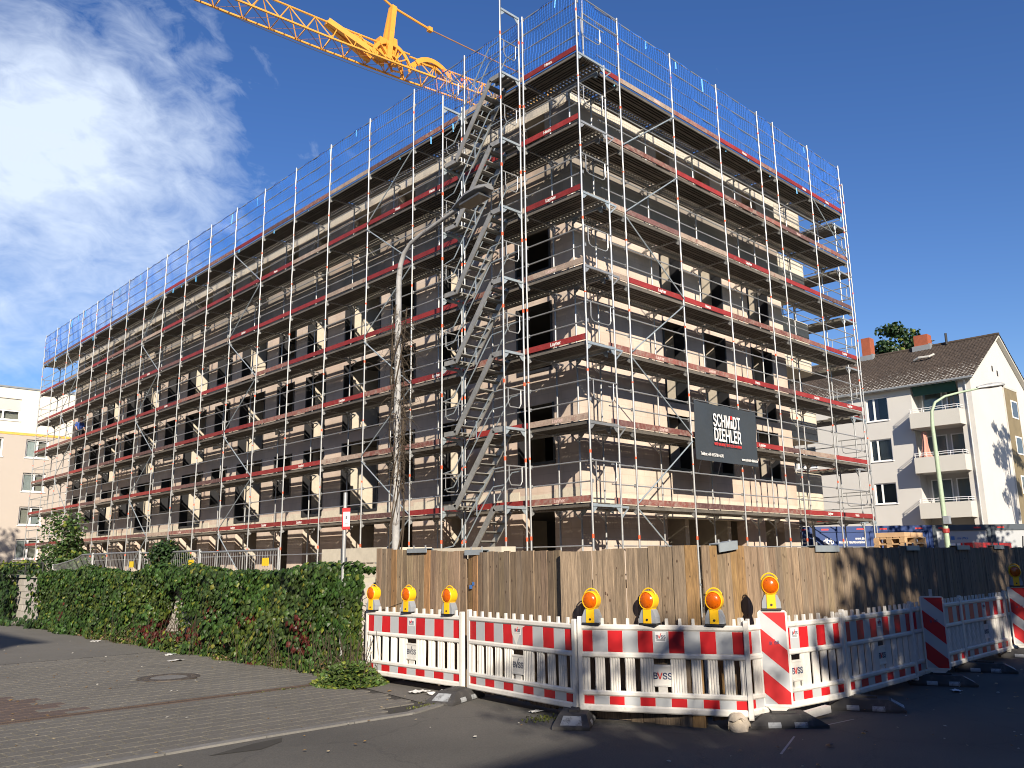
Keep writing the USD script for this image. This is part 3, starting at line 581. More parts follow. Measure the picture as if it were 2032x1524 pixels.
# ------------------------------------------------------------------ blue safety nets
def net(name, label, corners, du=.10, z0=15.12, z1=17.03, r=.0045, strap=0):
    """a knotted net hung from the top rail along a polyline"""
    P = [V(*c, 0) for c in corners]; seg = [np.linalg.norm(b - a) for a, b in zip(P[:-1], P[1:])]; cum = np.r_[0, np.cumsum(seg)]; L = cum[-1]
    def pos(u, z):
        u = np.asarray(u, float); i = np.clip(np.searchsorted(cum, u, 'right') - 1, 0, len(seg) - 1); t = (u - cum[i]) / np.array(seg)[i]
        a = np.array(P)[i]; b = np.array(P)[i + 1]; q = a + (b - a) * t[:, None]
        d = (b - a) / np.linalg.norm(b - a, axis=1, keepdims=True); nrm = np.c_[d[:, 1], -d[:, 0], 0 * u]
        h = (z - z0) / (z1 - z0)
        wv = .05 * np.sin(u * 2.1 + z * 3) * np.sin(math.pi * h) + .03 * np.sin(u * 5.3 + 1.7 * z)
        sag = -.045 * (1 - np.cos(u * 2 * math.pi / .86)) * .5 * np.clip(h * 2 - 1, 0, 1) - .03 * np.sin(u * 1.3) * (1 - h)
        q = q + nrm * (wv + .02)[:, None]; q[:, 2] = z + sag
        return q
    m = MB(); nz = int((z1 - z0) / du); nu = int(L / du)
    def ribbon(pts, r):
        k = len(pts); tg = np.gradient(pts, axis=0); tg /= np.linalg.norm(tg, axis=1, keepdims=True); a = np.cross(tg, [.3, .5, .81]); a /= np.linalg.norm(a, axis=1, keepdims=True); b = np.cross(tg, a)
        v = np.stack([pts + a * r, pts + (-.5 * a + .87 * b) * r, pts + (-.5 * a - .87 * b) * r], 1).reshape(-1, 3); i = np.arange(k - 1)[:, None] * 3; f = []
        for e in range(3): x, y = e, (e + 1) % 3; f += [np.hstack([i + x, i + y, i + y + 3]), np.hstack([i + x, i + y + 3, i + x + 3])]
        m.add(v, np.vstack(f))
    uu = np.linspace(0, L, max(4, int(L / .2)))
    for q in range(nz + 1):
        z = z0 + (z1 - z0) * q / nz; ribbon(pos(uu, np.full(len(uu), z)), r * (2.2 if q in (0, nz) else 1))
    zz = np.linspace(z0, z1, 9)
    for q in range(nu + 1): ribbon(pos(np.full(9, min(L - 1e-3, q * L / nu)), zz), r)
    th_ = thing(name, label, 'safety net'); m.build(th_, 'mesh', 'blue_net', kind='stuff')
    for q in range(strap):
        u = L * (q + rng.uniform(.2, .8)) / strap; hi = rng.random() < .5; z = z1 - .02 if hi else z0 + .1
        a = pos([u], np.array([z]))[0]; l = rng.uniform(.18, .5); s_ = MB(); s_.bar(a, a + V(rng.uniform(-.03, .03), rng.uniform(-.03, .03), -l), .03, .006, (1, 1, 0)); s_.build(th_, 'tie_strap', 'blue_strap')
net('safety_net', 'blue safety net along the top of the long left scaffold', [(1.0, 48.36), (.06, 48.36), (.06, .06)], strap=34)
net('safety_net', 'blue safety net along the top of the right scaffold, bulging round the corner', [(.06, .02), (.3, .2), (.62, .3), (16.0, .31), (16.0, 1.3)], strap=12)
m = MB(); m.tube((.55, .26, 15.0), (.55, .26, 17.08), .0245, 8); m.build(sc2, 'net_post', 'galvanized')
m = MB(); m.tube((.0, .24, 17.0), (2.07, .24, 17.0), .018, 6); m.tube((.55, .24, 16.5), (2.07, .24, 16.5), .018, 6); m.build(sc2, 'guardrail', 'galvanized')

# ------------------------------------------------------------------ banner on the right scaffold
bn = thing('banner', 'dark grey company banner with white lettering tied to the right scaffold', 'banner')
bx0, bx1, bz0, bz1, by = 4.66, 7.96, 4.38, 6.07, .135
nx, nz = 26, 14; m = MB(); vv = []
for s_ in (0, 1):
    for i in range(nx + 1):
        for j in range(nz + 1):
            u, w_ = i / nx, j / nz
            y = by + .018 * math.sin(u * 13 + w_ * 5) * (.4 + .6 * w_) + .03 * math.sin(u * math.pi) * math.sin(w_ * math.pi) + s_ * .004
            z = bz0 + (bz1 - bz0) * w_ - .02 * math.sin(u * math.pi * 4) ** 2 * w_ * w_
            vv.append((bx0 + (bx1 - bx0) * u, y, z))
ff = []; N1 = (nx + 1) * (nz + 1)
for i in range(nx):
    for j in range(nz):
        a = i * (nz + 1) + j; b = a + nz + 1
        ff += [(a, b, b + 1, a + 1), (a + N1, a + 1 + N1, b + 1 + N1, b + N1)]
m.add(vv, ff); m.build(bn, 'sheet', 'banner_dark', smooth=True)
fy = by - .032
wd = lambda t, h, sq: (lambda v: (v[:, 0].max() - v[:, 0].min()) * sq)(np.array(meshkit.text_mesh(t, h, .003, True).vertices))
x = 5.56
for t, ml in (('SCHM', 'letter_white'), ('I', 'letter_white'), ('DT', 'letter_white')):
    sq = .62
    if t == 'I':
        m = MB(); m.bx(x + .03, x + .115, fy - .003, fy, 5.42, 5.64); m.build(bn, 'lettering', 'letter_white')
        m = MB(); m.bx(x + .03, x + .115, fy - .003, fy, 5.69, 5.80); m.build(bn, 'red_dot', 'letter_red'); x += .125; continue
    text_on(bn, t, .36, (x, fy, 5.42), (1, 0, 0), (0, 0, 1), (0, -1, 0), ml, squeeze=sq); x += wd(t, .36, sq) + .025
text_on(bn, 'DIEHLER', .36, (5.56, fy, 5.00), (1, 0, 0), (0, 0, 1), (0, -1, 0), 'letter_white', squeeze=(x - 5.58) / wd('DIEHLER', .36, 1))
tw_ = wd('WIR BAUEN | SEIT 130 JAHREN', .075, 1)
text_on(bn, 'WIR BAUEN | SEIT 130 JAHREN', .075, (5.56, fy, 4.86), (1, 0, 0), (0, 0, 1), (0, -1, 0), 'letter_red', squeeze=(x - 5.56) / tw_)
text_on(bn, 'Telefon: +49 69 3708-6470', .085, (4.84, fy, 4.52), (1, 0, 0), (0, 0, 1), (0, -1, 0), 'letter_white', squeeze=.72)
text_on(bn, 'www.schmidt-diehler.de', .075, (6.98, fy, 4.50), (1, 0, 0), (0, 0, 1), (0, -1, 0), 'letter_white', squeeze=.74)
for xa in (4.9, 5.9, 6.9, 7.7):
    m = MB(); m.tube((xa, by, bz0 + .02), (xa + .04, .30, 4.02), .008, 5); m.build(bn, 'tie', 'cable_black')
m = MB(); m.tube((4.6, .12, 6.09), (8.6, .12, 6.09), .012, 5); m.build(bn, 'top_line', 'galvanized')

# ------------------------------------------------------------------ tower crane behind the roof
cr = thing('tower_crane', 'yellow tower crane with lattice jib reaching out over the scaffold roof', 'crane')
def lattice(parent, name, p, q, w, h, n, r=.042, ml='crane_yellow', dark=True):
    """triangular jib section from p to q: two lower chords, one upper chord, n panels"""
    p, q = V(*p), V(*q); d = q - p; L = np.linalg.norm(d); t = d / L; s_ = np.cross(t, [0, 0, 1.]); s_ /= np.linalg.norm(s_); u = V(0, 0, 1)
    m = MB()
    for sg in (-1, 1): m.bar(p + s_ * sg * w / 2, q + s_ * sg * w / 2, r * 1.8, r * 1.8)
    m.tube(p + u * h, q + u * h, r * 1.15, 8)
    sec = m.build(parent, name, ml)
    m = MB(); k = MB()
    for i in range(n):
        a, b = p + d * i / n, p + d * (i + 1) / n; c = (a + b) / 2
        for sg in (-1, 1):
            top = c + u * h
            m.tube(a + s_ * sg * w / 2, top, r * .62, 6); m.tube(top, b + s_ * sg * w / 2, r * .62, 6)
        k.tube(a + s_ * w / 2, b - s_ * w / 2, r * .45, 5); k.tube(a - s_ * w / 2, a + s_ * w / 2, r * .45, 5); k.tube(a - s_ * w / 2, b + s_ * w / 2, r * .3, 4)
    m.build(sec, 'lattice_bracing', ml); k.build(sec, 'bottom_bracing', 'crane_dark' if dark else ml)
    return sec
JY = lambda x: 17.62 - .085 * (x - 0) - .0035 * max(x, 0) ** 2
for x0, x1, n in ((-12.0, -7.2, 4), (-7.2, -2.4, 4), (-2.4, 2.6, 4), (2.6, 6.9, 4), (6.9, 11.6, 5), (11.6, 15.3, 4)):
    hh = 1.12 if x1 < 7 else 1.0 if x1 < 12 else .8
    lattice(cr, 'jib_section', (x0, JY(x0), 25.0), (x1, JY(x1), 25.0), 1.05, hh, n)
JP = lambda x, z, o=0: V(x, JY(x) + o, z)
for o in (-.3, .3):
    m = MB(); m.bar(JP(2.55, 26.12, o * .3), JP(4.95, 25.2, o), .2, .28); m.build(cr, 'fold_beam', 'crane_yellow')
m = MB(); m.tube(JP(3.9, 25.98), JP(5.4, 25.72), .085, 8); m.tube(JP(3.7, 26.02), JP(4.2, 25.93), .05, 8); m.build(cr, 'ram', 'crane_yellow', smooth=40)
for y_ in (-.32, .32):   # fan shaped pulley plates
    m = MB(); c0 = JP(5.75, 25.05, y_)
    def arc(mb, c, r0, r1, t0, t1, n, dy=.05):
        for a, b in zip(np.linspace(t0, t1, n + 1)[:-1], np.linspace(t0, t1, n + 1)[1:]):
            mb.prism([(r0 * math.cos(a), r0 * math.sin(a)), (r1 * math.cos(a), r1 * math.sin(a)), (r1 * math.cos(b), r1 * math.sin(b)), (r0 * math.cos(b), r0 * math.sin(b))], c, (1, 0, 0), (0, 0, 1), (0, dy, 0))
    arc(m, c0, .98, 1.16, .0, math.pi * .96, 18); arc(m, c0, .42, .52, .1, math.pi * .9, 10)
    for a in (.25, .6, .95, 1.3, 1.9, 2.3, 2.75):
        m.bar(c0 + V(.4 * math.cos(a), .02, .4 * math.sin(a)), c0 + V(1.05 * math.cos(a), .02, 1.05 * math.sin(a)), .05, .11, (0, 1, 0))
    m.build(cr, 'pulley_plate', 'crane_yellow')
    m = MB(); arc(m, JP(8.15, 24.7, y_ * .6), 1.28, 1.52, .62, 2.45, 12); m.build(cr, 'guide_arc', 'crane_yellow')
AT = JP(5.95, 28.35)
for o in (-.16, .16):
    m = MB(); m.bar(JP(5.55, 25.2, o * 2), AT + V(0, o * .5, 0), .17, .26, (1, 0, 0)); m.build(cr, 'a_frame_leg', 'crane_yellow')
m = MB(); m.bar(JP(5.3, 25.3), JP(5.35, 26.3), .5, .45, (1, 0, 0)); m.bar(JP(6.1, 25.2), JP(6.0, 26.6), .22, .3, (1, 0, 0)); m.build(cr, 'hinge_block', 'crane_yellow')
m = MB(); m.tube(AT, JP(3.2, 29.55), .055, 6); m.tube(JP(3.2, 29.55), JP(-9, 34.2), .03, 6); m.build(cr, 'pendant_bar', 'crane_yellow')
m = MB(); m.tube(AT, JP(8.0, 27.95), .06, 6); m.build(cr, 'pendant_bar', 'crane_yellow')
m = MB(); m.tube(JP(8.0, 27.95), JP(14.2, 27.35), .032, 6); m.build(cr, 'pendant_rope', 'crane_dark')
m = MB(); m.bx(8.02 - .12, 8.02 + .12, JY(8) - .1, JY(8) + .1, 27.83, 28.06); m.build(cr, 'rope_socket', 'crane_yellow')
for k in range(10):     # the mast stands behind the building
    m = MB(); x, y = 15.6, JY(15.3) + .1
    for sx in (-.6, .6):
        for sy in (-.6, .6): m.bar((x + sx, y + sy, 2.7 * k), (x + sx, y + sy, 2.7 * k + 2.7), .14, .14, (1, 0, 0))
    for sx, sy, ex, ey in ((-.6, -.6, .6, -.6), (.6, -.6, .6, .6), (.6, .6, -.6, .6), (-.6, .6, -.6, -.6)): m.tube((x + sx, y + sy, 2.7 * k), (x + ex, y + ey, 2.7 * k + 2.7), .04, 5)
    m.build(cr, 'mast_section', 'crane_yellow')
cb = thing('overhead_cable', 'thin black cable crossing the sky from the upper left behind the crane jib', 'cable')
m = MB(); pa, pb = V(-6.2, 36.0, 38.3), V(15.6, 16.4, 25.2)
m.path([pa + (pb - pa) * t - V(0, 0, .9 * math.sin(math.pi * t)) for t in np.linspace(0, 1, 24)], .022, 5); m.build(cb, 'rope', 'cable_black')

# ------------------------------------------------------------------ street lamps and the sign pole
sl = thing('street_lamp', 'tall pale street lamp wrapped in dead creeper behind the plank fence', 'street lamp', (-7.4, -2.36, 0))
m = MB(); m.path([(0, 0, 0), (0, 0, 3), (0, .02, 5.4), (0, .02, 6.25), (0, -.02, 6.52), (0, -.12, 6.7), (0, -.3, 6.82), (0, -.6, 6.89), (0, -1.5, 7.03)], .06, 10, [.064, .060, .054, .048, .042, .038, .036, .034, .033]); m.build(sl, 'post', 'lamp_post_pale', smooth=60)
h = MB()
for sx in (0,):
    prof = [(-1.42, .05, .05), (-1.58, .10, .08), (-1.85, .17, .11), (-2.08, .165, .105), (-2.24, .09, .06)]
    rings = []
    for y, wx, wz in prof:
        for t in np.linspace(0, 2 * math.pi, 12, endpoint=False): rings.append((wx * math.cos(t), y, 7.05 + (abs(y) - 1.42) * .10 + (wz * math.sin(t) if math.sin(t) > 0 else .35 * wz * math.sin(t))))
    fc = []
    for a in range(len(prof) - 1):
        for b in range(12): fc.append((a * 12 + b, a * 12 + (b + 1) % 12, (a + 1) * 12 + (b + 1) % 12, (a + 1) * 12 + b))
    h.add(rings, fc); h.add(rings[:12], [(0, i, i + 1) for i in range(1, 11)]); h.add(rings[-12:], [(0, i + 1, i) for i in range(1, 11)])
lh = h.build(sl, 'lamp_head', 'lamp_head', smooth=50)
m = MB(); m.obx((-.115, -2.13, 7.035), (.23, 0, 0), (0, .46, -.04), (0, 0, .03)); m.build(lh, 'lens', 'lamp_glass')
st = MB()
for i in range(330):
    z0 = rng.uniform(2.85, 5.75); a = rng.gauss(-.78, 1.5); r = .055 + .02 * rng.random(); reach = abs(rng.gauss(0, .11)) * (1.5 if z0 > 3.6 else 1.0)
    p = V(r * math.cos(a), r * math.sin(a), z0); pts = [p]; d = V(math.cos(a), math.sin(a), rng.uniform(-.9, .6))
    for j in range(rng.randrange(3, 6)):
        d = d + V(rng.gauss(0, .5), rng.gauss(0, .5), rng.gauss(-.25, .4)); p = p + d / np.linalg.norm(d) * (.03 + reach * .35); pts.append(p)
    st.path(pts, .004, 3, np.linspace(.0055, .0025, len(pts)))
for i in range(5):
    pts = [(.1 * math.cos(i + t) * (1 + .1 * i), .1 * math.sin(i + t), 1.2 + t * .55 + .2 * math.sin(i * 3 + t)) for t in np.linspace(0, 8, 16)]; st.path(pts, .011, 4)
for i in range(7):
    a = rng.uniform(3.6, 6.3); r = rng.uniform(.1, .26); z0 = rng.uniform(3.4, 5.0)
    st.path([(r * math.cos(a) + .03 * math.sin(j * 2 + i), r * math.sin(a) + .03 * math.cos(j * 1.7 + i), z0 - j * .14) for j in range(9)], .006, 4)
st.build(sl, 'dead_creeper', 'dry_stem', kind='stuff')
s2 = thing('street_lamp', 'pale green street lamp with curved arm in front of the white house', 'street lamp', (11.14, -3.95, 0))
ax = V(.64, -.61, 0) ; m = MB()
m.path([V(0, 0, 0), V(0, 0, 3), V(-.02, .02, 5.5), V(0, 0, 5.9), ax * .15 + V(0, 0, 6.18), ax * .5 + V(0, 0, 6.36), ax * 1.05 + V(0, 0, 6.48), ax * 1.75 + V(0, 0, 6.6)], .05, 10, [.085, .07, .055, .046, .04, .036, .033, .03]); m.build(s2, 'post', 'lamp_post_green', smooth=60)
m = MB(); cx = [(.0, .05, .05), (.16, .1, .08), (.42, .15, .11), (.66, .14, .1), (.84, .07, .05)]; rings = []; sd = V(.69, .72, 0); fd = ax / np.linalg.norm(ax)
for y, wx, wz in cx:
    for t in np.linspace(0, 2 * math.pi, 12, endpoint=False): rings.append(fd * (1.45 + y) + V(0, 0, 6.6 + y * .12) + sd * wx * math.cos(t) + V(0, 0, 1) * (wz * math.sin(t) if math.sin(t) > 0 else .5 * wz * math.sin(t)))
m.add(rings, [(a * 12 + b, a * 12 + (b + 1) % 12, (a + 1) * 12 + (b + 1) % 12, (a + 1) * 12 + b) for a in range(4) for b in range(12)]); m.add(rings[:12], [(0, i, i + 1) for i in range(1, 11)]); m.add(rings[-12:], [(0, i + 1, i) for i in range(1, 11)])
m.build(s2, 'lamp_head', 'steel_grey', smooth=50)
m = MB(); m.bx(-.12, .05, -.16, .0, 2.55, 2.78); m.build(s2, 'fuse_box', 'lamp_grey')
m = MB(); m.tube((0, 0, 2.3), (0, 0, 2.42), .1, 10); m.build(s2, 'red_sticker', 'toe_red')
sp = thing('sign_pole', 'galvanized pole with a small red and white sign standing in the creeper', 'sign pole', (-8.02, -1.85, 0))
m = MB(); m.tube((0, 0, 0), (.0, -.02, 2.74), .031, 10); m.build(sp, 'pole', 'galvanized', smooth=50)
F2, R2 = V(.6917, .7222, 0), V(.7222, -.6917, 0); o_ = V(0, -.015, 0) - F2 * .045
m = MB(); m.obx(o_ - R2 * .03 + V(0, 0, 2.17), R2 * .12, F2 * .008, (0, 0, .33)); sg = m.build(sp, 'sign_plate', 'sticker_white')
m = MB(); m.obx(o_ - R2 * .031 - F2 * .002 + V(0, 0, 2.44), R2 * .122, F2 * .002, (0, 0, .06)); m.obx(o_ - R2 * .031 - F2 * .002 + V(0, 0, 2.17), R2 * .122, F2 * .002, (0, 0, .045)); m.obx(o_ - R2 * .031 - F2 * .002 + V(0, 0, 2.215), R2 * .016, F2 * .002, (0, 0, .225)); m.build(sg, 'red_band', 'reflect_red')
m = MB(); m.obx(o_ + R2 * .02 - F2 * .002 + V(0, 0, 2.33), R2 * .03, F2 * .002, (0, 0, .05)); m.obx(o_ + R2 * .01 - F2 * .002 + V(0, 0, 2.26), R2 * .05, F2 * .002, (0, 0, .012)); m.build(sg, 'print', 'letter_grey')

# ------------------------------------------------------------------ boundary wall, creeper, weeds, bushes
bw = thing('boundary_wall', 'low block boundary wall behind the creeper', 'wall')
m = MB(); m.bx(-7.88, -7.62, -2.1, 34, 0, 1.36); m.build(bw, 'wall_core', 'wall_block')
m = MB(); m.bx(-7.96, -7.58, -2.1, 34, 1.36, 1.44); m.build(bw, 'wall_cap', 'wall_cap')
for ya, yb in ((13.2, 16.6), (3.9, 5.2), (11.2, 12.2)):
    for r in range(7):
        y = ya - (.2 if r % 2 else 0)
        while y < yb:
            m = MB(); o = rng.uniform(-.006, .006); m.bx(-7.91 + o, -7.881, y + .006, y + .394, .19 * r + .006, .19 * r + .184); m.build(bw, 'block', 'wall_block'); y += .4
LEAFV = np.array([(0, 0, 0), (-.42, .30, -.05), (-.46, .52, -.10), (0, 1.0, -.16), (.46, .52, -.10), (.42, .30, -.05), (0, .5, .09)])
LEAFF = np.array([(0, 6, 1), (1, 6, 2), (2, 6, 3), (3, 6, 4), (4, 6, 5), (5, 6, 0)])
def leaves(pos, down, nrm, size, cols):
    """many leaves as one mesh: pos n x 3, down = tip direction, nrm = facing"""
    n = len(pos); d = down / np.linalg.norm(down, axis=1, keepdims=True); s_ = np.cross(d, nrm); s_ /= np.linalg.norm(s_, axis=1, keepdims=True); k = np.cross(s_, d)
    v = pos[:, None] + size[:, None, None] * (LEAFV[None, :, :1] * s_[:, None] + LEAFV[None, :, 1:2] * d[:, None] + LEAFV[None, :, 2:] * k[:, None])
    f = (LEAFF[None] + (np.arange(n) * 7)[:, None, None]).reshape(-1, 3)
    return v.reshape(-1, 3), f, np.repeat(cols, 7, axis=0)
def leaf_mesh(parent, name, args, kind=None):
    v, f, c = leaves(*args); m = MB(); m.add(v, f); return m.build(parent, name, 'leaf', tint=c, kind=kind)
def greens(n, base, spread=.35, yellow=.1):
    c = np.array(base)[None] * nr.uniform(1 - spread, 1 + spread, (n, 1)) * nr.uniform(.9, 1.1, (n, 3))
    y = nr.random(n) < yellow; c[y] = np.array([.17, .20, .03]) * nr.uniform(.6, 1.15, (y.sum(), 1)); return c
def bare(y, z):
    e = .18 * np.sin(z * 7 + y * 3)
    return (np.abs(y - 4.2 + e * .4) < .42 + .25 * (1.0 - z)) & (z < 1.2 + e * .3) & (z > .38) | ((y > 13.55 + e) & (y < 16.2 + e) & (z > .25))
iv = thing('creeper_hedge', 'dense green creeper covering the low wall beside the driveway, some leaves turned red', 'creeper')
n = 26000
y = -2.3 + 15.8 * nr.random(n) ** 1.12; z = nr.random(n) * 1.62; top = 1.47 + .20 * meshkit.noise(np.c_[y * 1.1, 0 * y, 0 * y], 3) + .06 * meshkit.noise(np.c_[y * 4, 0 * y, 0 * y], 5)
z = z * top / 1.62; thick = .05 + .30 * meshkit.noise(np.c_[y * 1.3, z * 1.6, 0 * y], 8) + .18 * meshkit.noise(np.c_[y * 4.5, z * 5, 0 * y], 9) + .18 * np.clip(.5 - z, 0, 1) ; thick *= np.clip((y + 2.45) / 1.2, .25, 1); dd = thick * nr.random(n) ** .4
keep = ~bare(y, z); y, z, dd = y[keep], z[keep], dd[keep]; n = len(y)
pos = np.c_[-7.9 - dd, y, z]
down = np.c_[nr.normal(-.40, .25, n), nr.normal(0, .5, n), -np.ones(n)]; nrm = np.c_[-np.ones(n), nr.normal(-.05, .45, n), nr.normal(.55, .4, n)]
cols = greens(n, (.040, .080, .017), .55, .06) * np.array([1, .85, 1])[None] ** (meshkit.noise(np.c_[y * 2, z * 3, 0 * y], 77) > .55)[:, None]
red = meshkit.noise(np.c_[y * 1.9, z * 2.6, 0 * y], 21) + .55 * np.exp(-((y - 4.55) / .75) ** 2 - ((z - .55) / .45) ** 2) + .12 * np.exp(-((y + .5) / 1.1) ** 2 - ((z - .5) / .4) ** 2)
rd = (nr.random(n) < np.clip((red - .72) / .5, 0, .6)) & (z < 1.05); cols[rd] = np.array([.085, .018, .013]) * nr.uniform(.5, 1.4, (rd.sum(), 1))
yl = (meshkit.noise(np.c_[y * .8, z * 2.2, 0 * y], 31) > .62) & (nr.random(n) < .45); cols[yl] = np.array([.075, .105, .017]) * nr.uniform(.6, 1.3, (yl.sum(), 1))
leaf_mesh(iv, 'foliage', (pos, down, nrm, nr.uniform(.055, .115, n), cols), 'stuff')
n = 3800; y = nr.uniform(-2.25, 13.2, n); tp = 1.43 + .2 * meshkit.noise(np.c_[y * 1.1, 0 * y, 0 * y], 3); x = -7.55 - .5 * nr.random(n)   # over the top
pos = np.c_[x, y, tp + .07 * nr.random(n) + .05 * np.sin(x * 6)]
leaf_mesh(iv, 'top_foliage', (pos, np.c_[nr.normal(-.6, .5, n), nr.normal(0, .5, n), nr.normal(-.35, .3, n)], np.c_[nr.normal(-.3, .3, n), nr.normal(0, .3, n), np.ones(n)], nr.uniform(.055, .11, n), greens(n, (.040, .078, .016), .4, .12)), 'stuff')
m = MB()
for i in range(90):
    y0 = rng.uniform(-2.8, 13); z0 = rng.uniform(0, .3); m.path([(-7.9 - .03 * rng.random(), y0 + .16 * j * rng.uniform(-1, 1), z0 + .16 * j) for j in range(7)], .006, 4)
m.build(iv, 'stem', 'dry_stem', kind='stuff')
dk = thing('creeper_hedge', 'dark shaded creeper on the wall at the left edge of the picture', 'creeper')
n = 9000; y = nr.uniform(13.2, 33, n); z = nr.random(n) * (1.55 + .5 * meshkit.noise(np.c_[y * .5, 0 * y, 0 * y], 4)); k_ = ~bare(y, z); y, z = y[k_], z[k_]; n = len(y)
pos = np.c_[-7.9 - (.15 + .7 * meshkit.noise(np.c_[y * .7, z, 0 * y], 9)) * nr.random(n) ** .5, y, z]
leaf_mesh(dk, 'foliage', (pos, np.c_[nr.normal(-.3, .3, n), nr.normal(0, .5, n), -np.ones(n)], np.c_[-np.ones(n), nr.normal(0, .4, n), nr.normal(.4, .3, n)], nr.uniform(.09, .17, n), greens(n, (.032, .062, .018), .4, .04)), 'stuff')
wp = thing('weeds', 'weeds, dry stalks and fallen leaves along the foot of the creeper', 'weeds', kind='stuff')
n = 7000; y = -2.9 + 13 * nr.random(n) ** 1.3; w_ = .42 * meshkit.noise(np.c_[y * 1.2, 0 * y, 0 * y], 15) + .25 * (y < -1.6); x = -8.02 - w_ * nr.random(n) ** .8; hgt = (.06 + .42 * (y > -2.3)) * meshkit.noise(np.c_[y * 2, x * 2, 0 * y], 17) * nr.random(n)
c = greens(n, (.055, .082, .022), .4, .12); br = nr.random(n) < .22; c[br] = np.array([.16, .10, .045]) * nr.uniform(.5, 1.2, (br.sum(), 1))
leaf_mesh(wp, 'weed_leaves', (np.c_[x, y, hgt * nr.random(n)], np.c_[nr.normal(-.5, .6, n), nr.normal(0, .7, n), nr.normal(.2, .7, n)], np.c_[nr.normal(-.5, .5, n), nr.normal(-.2, .5, n), np.ones(n)], nr.uniform(.03, .075, n), c))
n = 1700; a = nr.random(n) * 6.28; rr = nr.random(n) ** .6; x = -8.42 + .5 * rr * np.cos(a); y = -2.75 + .5 * rr * np.sin(a)  # the tuft at the end of the first barrier
leaf_mesh(wp, 'weed_tuft', (np.c_[x, y, .30 * (1 - rr ** 2) * nr.random(n) + .02], np.c_[np.cos(a), np.sin(a), nr.normal(.1, .5, n)], np.c_[nr.normal(-.4, .5, n), nr.normal(-.4, .5, n), np.ones(n)], nr.uniform(.035, .075, n), greens(n, (.065, .105, .025), .4, .12)))
m = MB()
for i in range(260):
    y0 = -3.1 + 11 * rng.random() ** 1.5; x0 = -8.0 - .4 * rng.random(); hh = rng.uniform(.2, .75); m.path([(x0, y0, 0), (x0 + rng.uniform(-.05, .05), y0 + rng.uniform(-.08, .08), hh * .5), (x0 + rng.uniform(-.1, .1), y0 + rng.uniform(-.15, .15), hh)], .004, 3)
m.build(wp, 'dry_stalk', 'dry_stem', kind='stuff')
# grass and moss growing at the kerb end and under the barriers
gt = thing('gutter_grass', 'thin grass and moss growing between kerb and barriers', 'grass', kind='stuff')
def tufts(spots, n, hmax):
    p = []
    for _ in range(n):
        c0 = spots[rng.randrange(len(spots))]; p.append((c0[0] + rng.gauss(0, c0[2]), c0[1] + rng.gauss(0, c0[3]), .0))
    p = np.array(p); k = len(p)
    return (p, np.c_[nr.normal(0, .6, k), nr.normal(0, .6, k), nr.uniform(.2, 1, k)], np.c_[nr.normal(0, 1, k), nr.normal(0, 1, k), .3 * np.ones(k)], nr.uniform(.02, hmax, k), greens(k, (.085, .095, .03), .4, .2))
leaf_mesh(gt, 'blades', tufts([(-8.35, -4.75, .18, .1), (-8.1, -4.6, .12, .1), (-8.75, -5.0, .2, .05), (-8.5, -6.6, .12, .1), (-7.0, -8.35, .25, .08), (-6.9, -8.45, .2, .06), (-9.2, -2.56, .5, .02), (-8.5, -2.55, .25, .04)], 700, .035))
def bush(name, label, c, r, n, base, size, cat='bush', yellow=.08, stems=5):
    t = thing(name, label, cat, (c[0], c[1], 0)); p = []
    lob = [(rng.gauss(0, .35), rng.gauss(0, .35), rng.uniform(-.75, .9), rng.uniform(.35, .6)) for _ in range(16)]
    while len(p) < n:
        l = lob[rng.randrange(16)]; d = nr.normal(0, 1, 3); d /= np.linalg.norm(d); rr = l[3] * rng.random() ** .45; q = V(l[0], l[1], l[2]) + d * rr
        p.append((q[0] * r[0], q[1] * r[1], c[2] + q[2] * r[2]))
    p = np.array(p); out = p - V(0, 0, c[2]); out /= np.linalg.norm(out, axis=1, keepdims=True) + 1e-9
    leaf_mesh(t, 'foliage', (p, out * .5 + nr.normal(0, .5, (n, 3)) + V(0, 0, -.35), out + nr.normal(0, .4, (n, 3)) + V(0, 0, .4), nr.uniform(size * .6, size * 1.2, n), greens(n, base, .45, yellow)), 'stuff')
    m = MB()
    for _ in range(stems): m.path([(rng.gauss(0, .05), rng.gauss(0, .05), 0), (rng.gauss(0, .15) * r[0], rng.gauss(0, .15) * r[1], c[2] * .6), (rng.gauss(0, .45) * r[0], rng.gauss(0, .45) * r[1], c[2] + r[2] * rng.uniform(.2, 1))], .02, 5, [.025, .018, .007])
    m.build(t, 'stem', 'bark'); return t
bush('bush', 'narrow green bush growing up behind the mesh fences in front of the scaffold', (-7.25, 6.85, 1.62), (.62, .62, .52), 4200, (.030, .062, .018), .085)
bush('sapling', 'tall thin green sapling at the far left end of the scaffold', (-2.4, 31.5, 2.3), (1.3, 1.3, 1.5), 3000, (.045, .085, .022), .16, 'sapling')
bush('bush', 'small bright yellow green bush above the shaded wall on the left', (-6.1, 24.4, 1.62), (1.0, 1.0, .26), 1500, (.20, .25, .03), .11)
bush('bush', 'dark round bush behind the bent railing on the far left', (-6.6, 20.6, 1.25), (.9, 1.5, .55), 2600, (.022, .042, .014), .11)

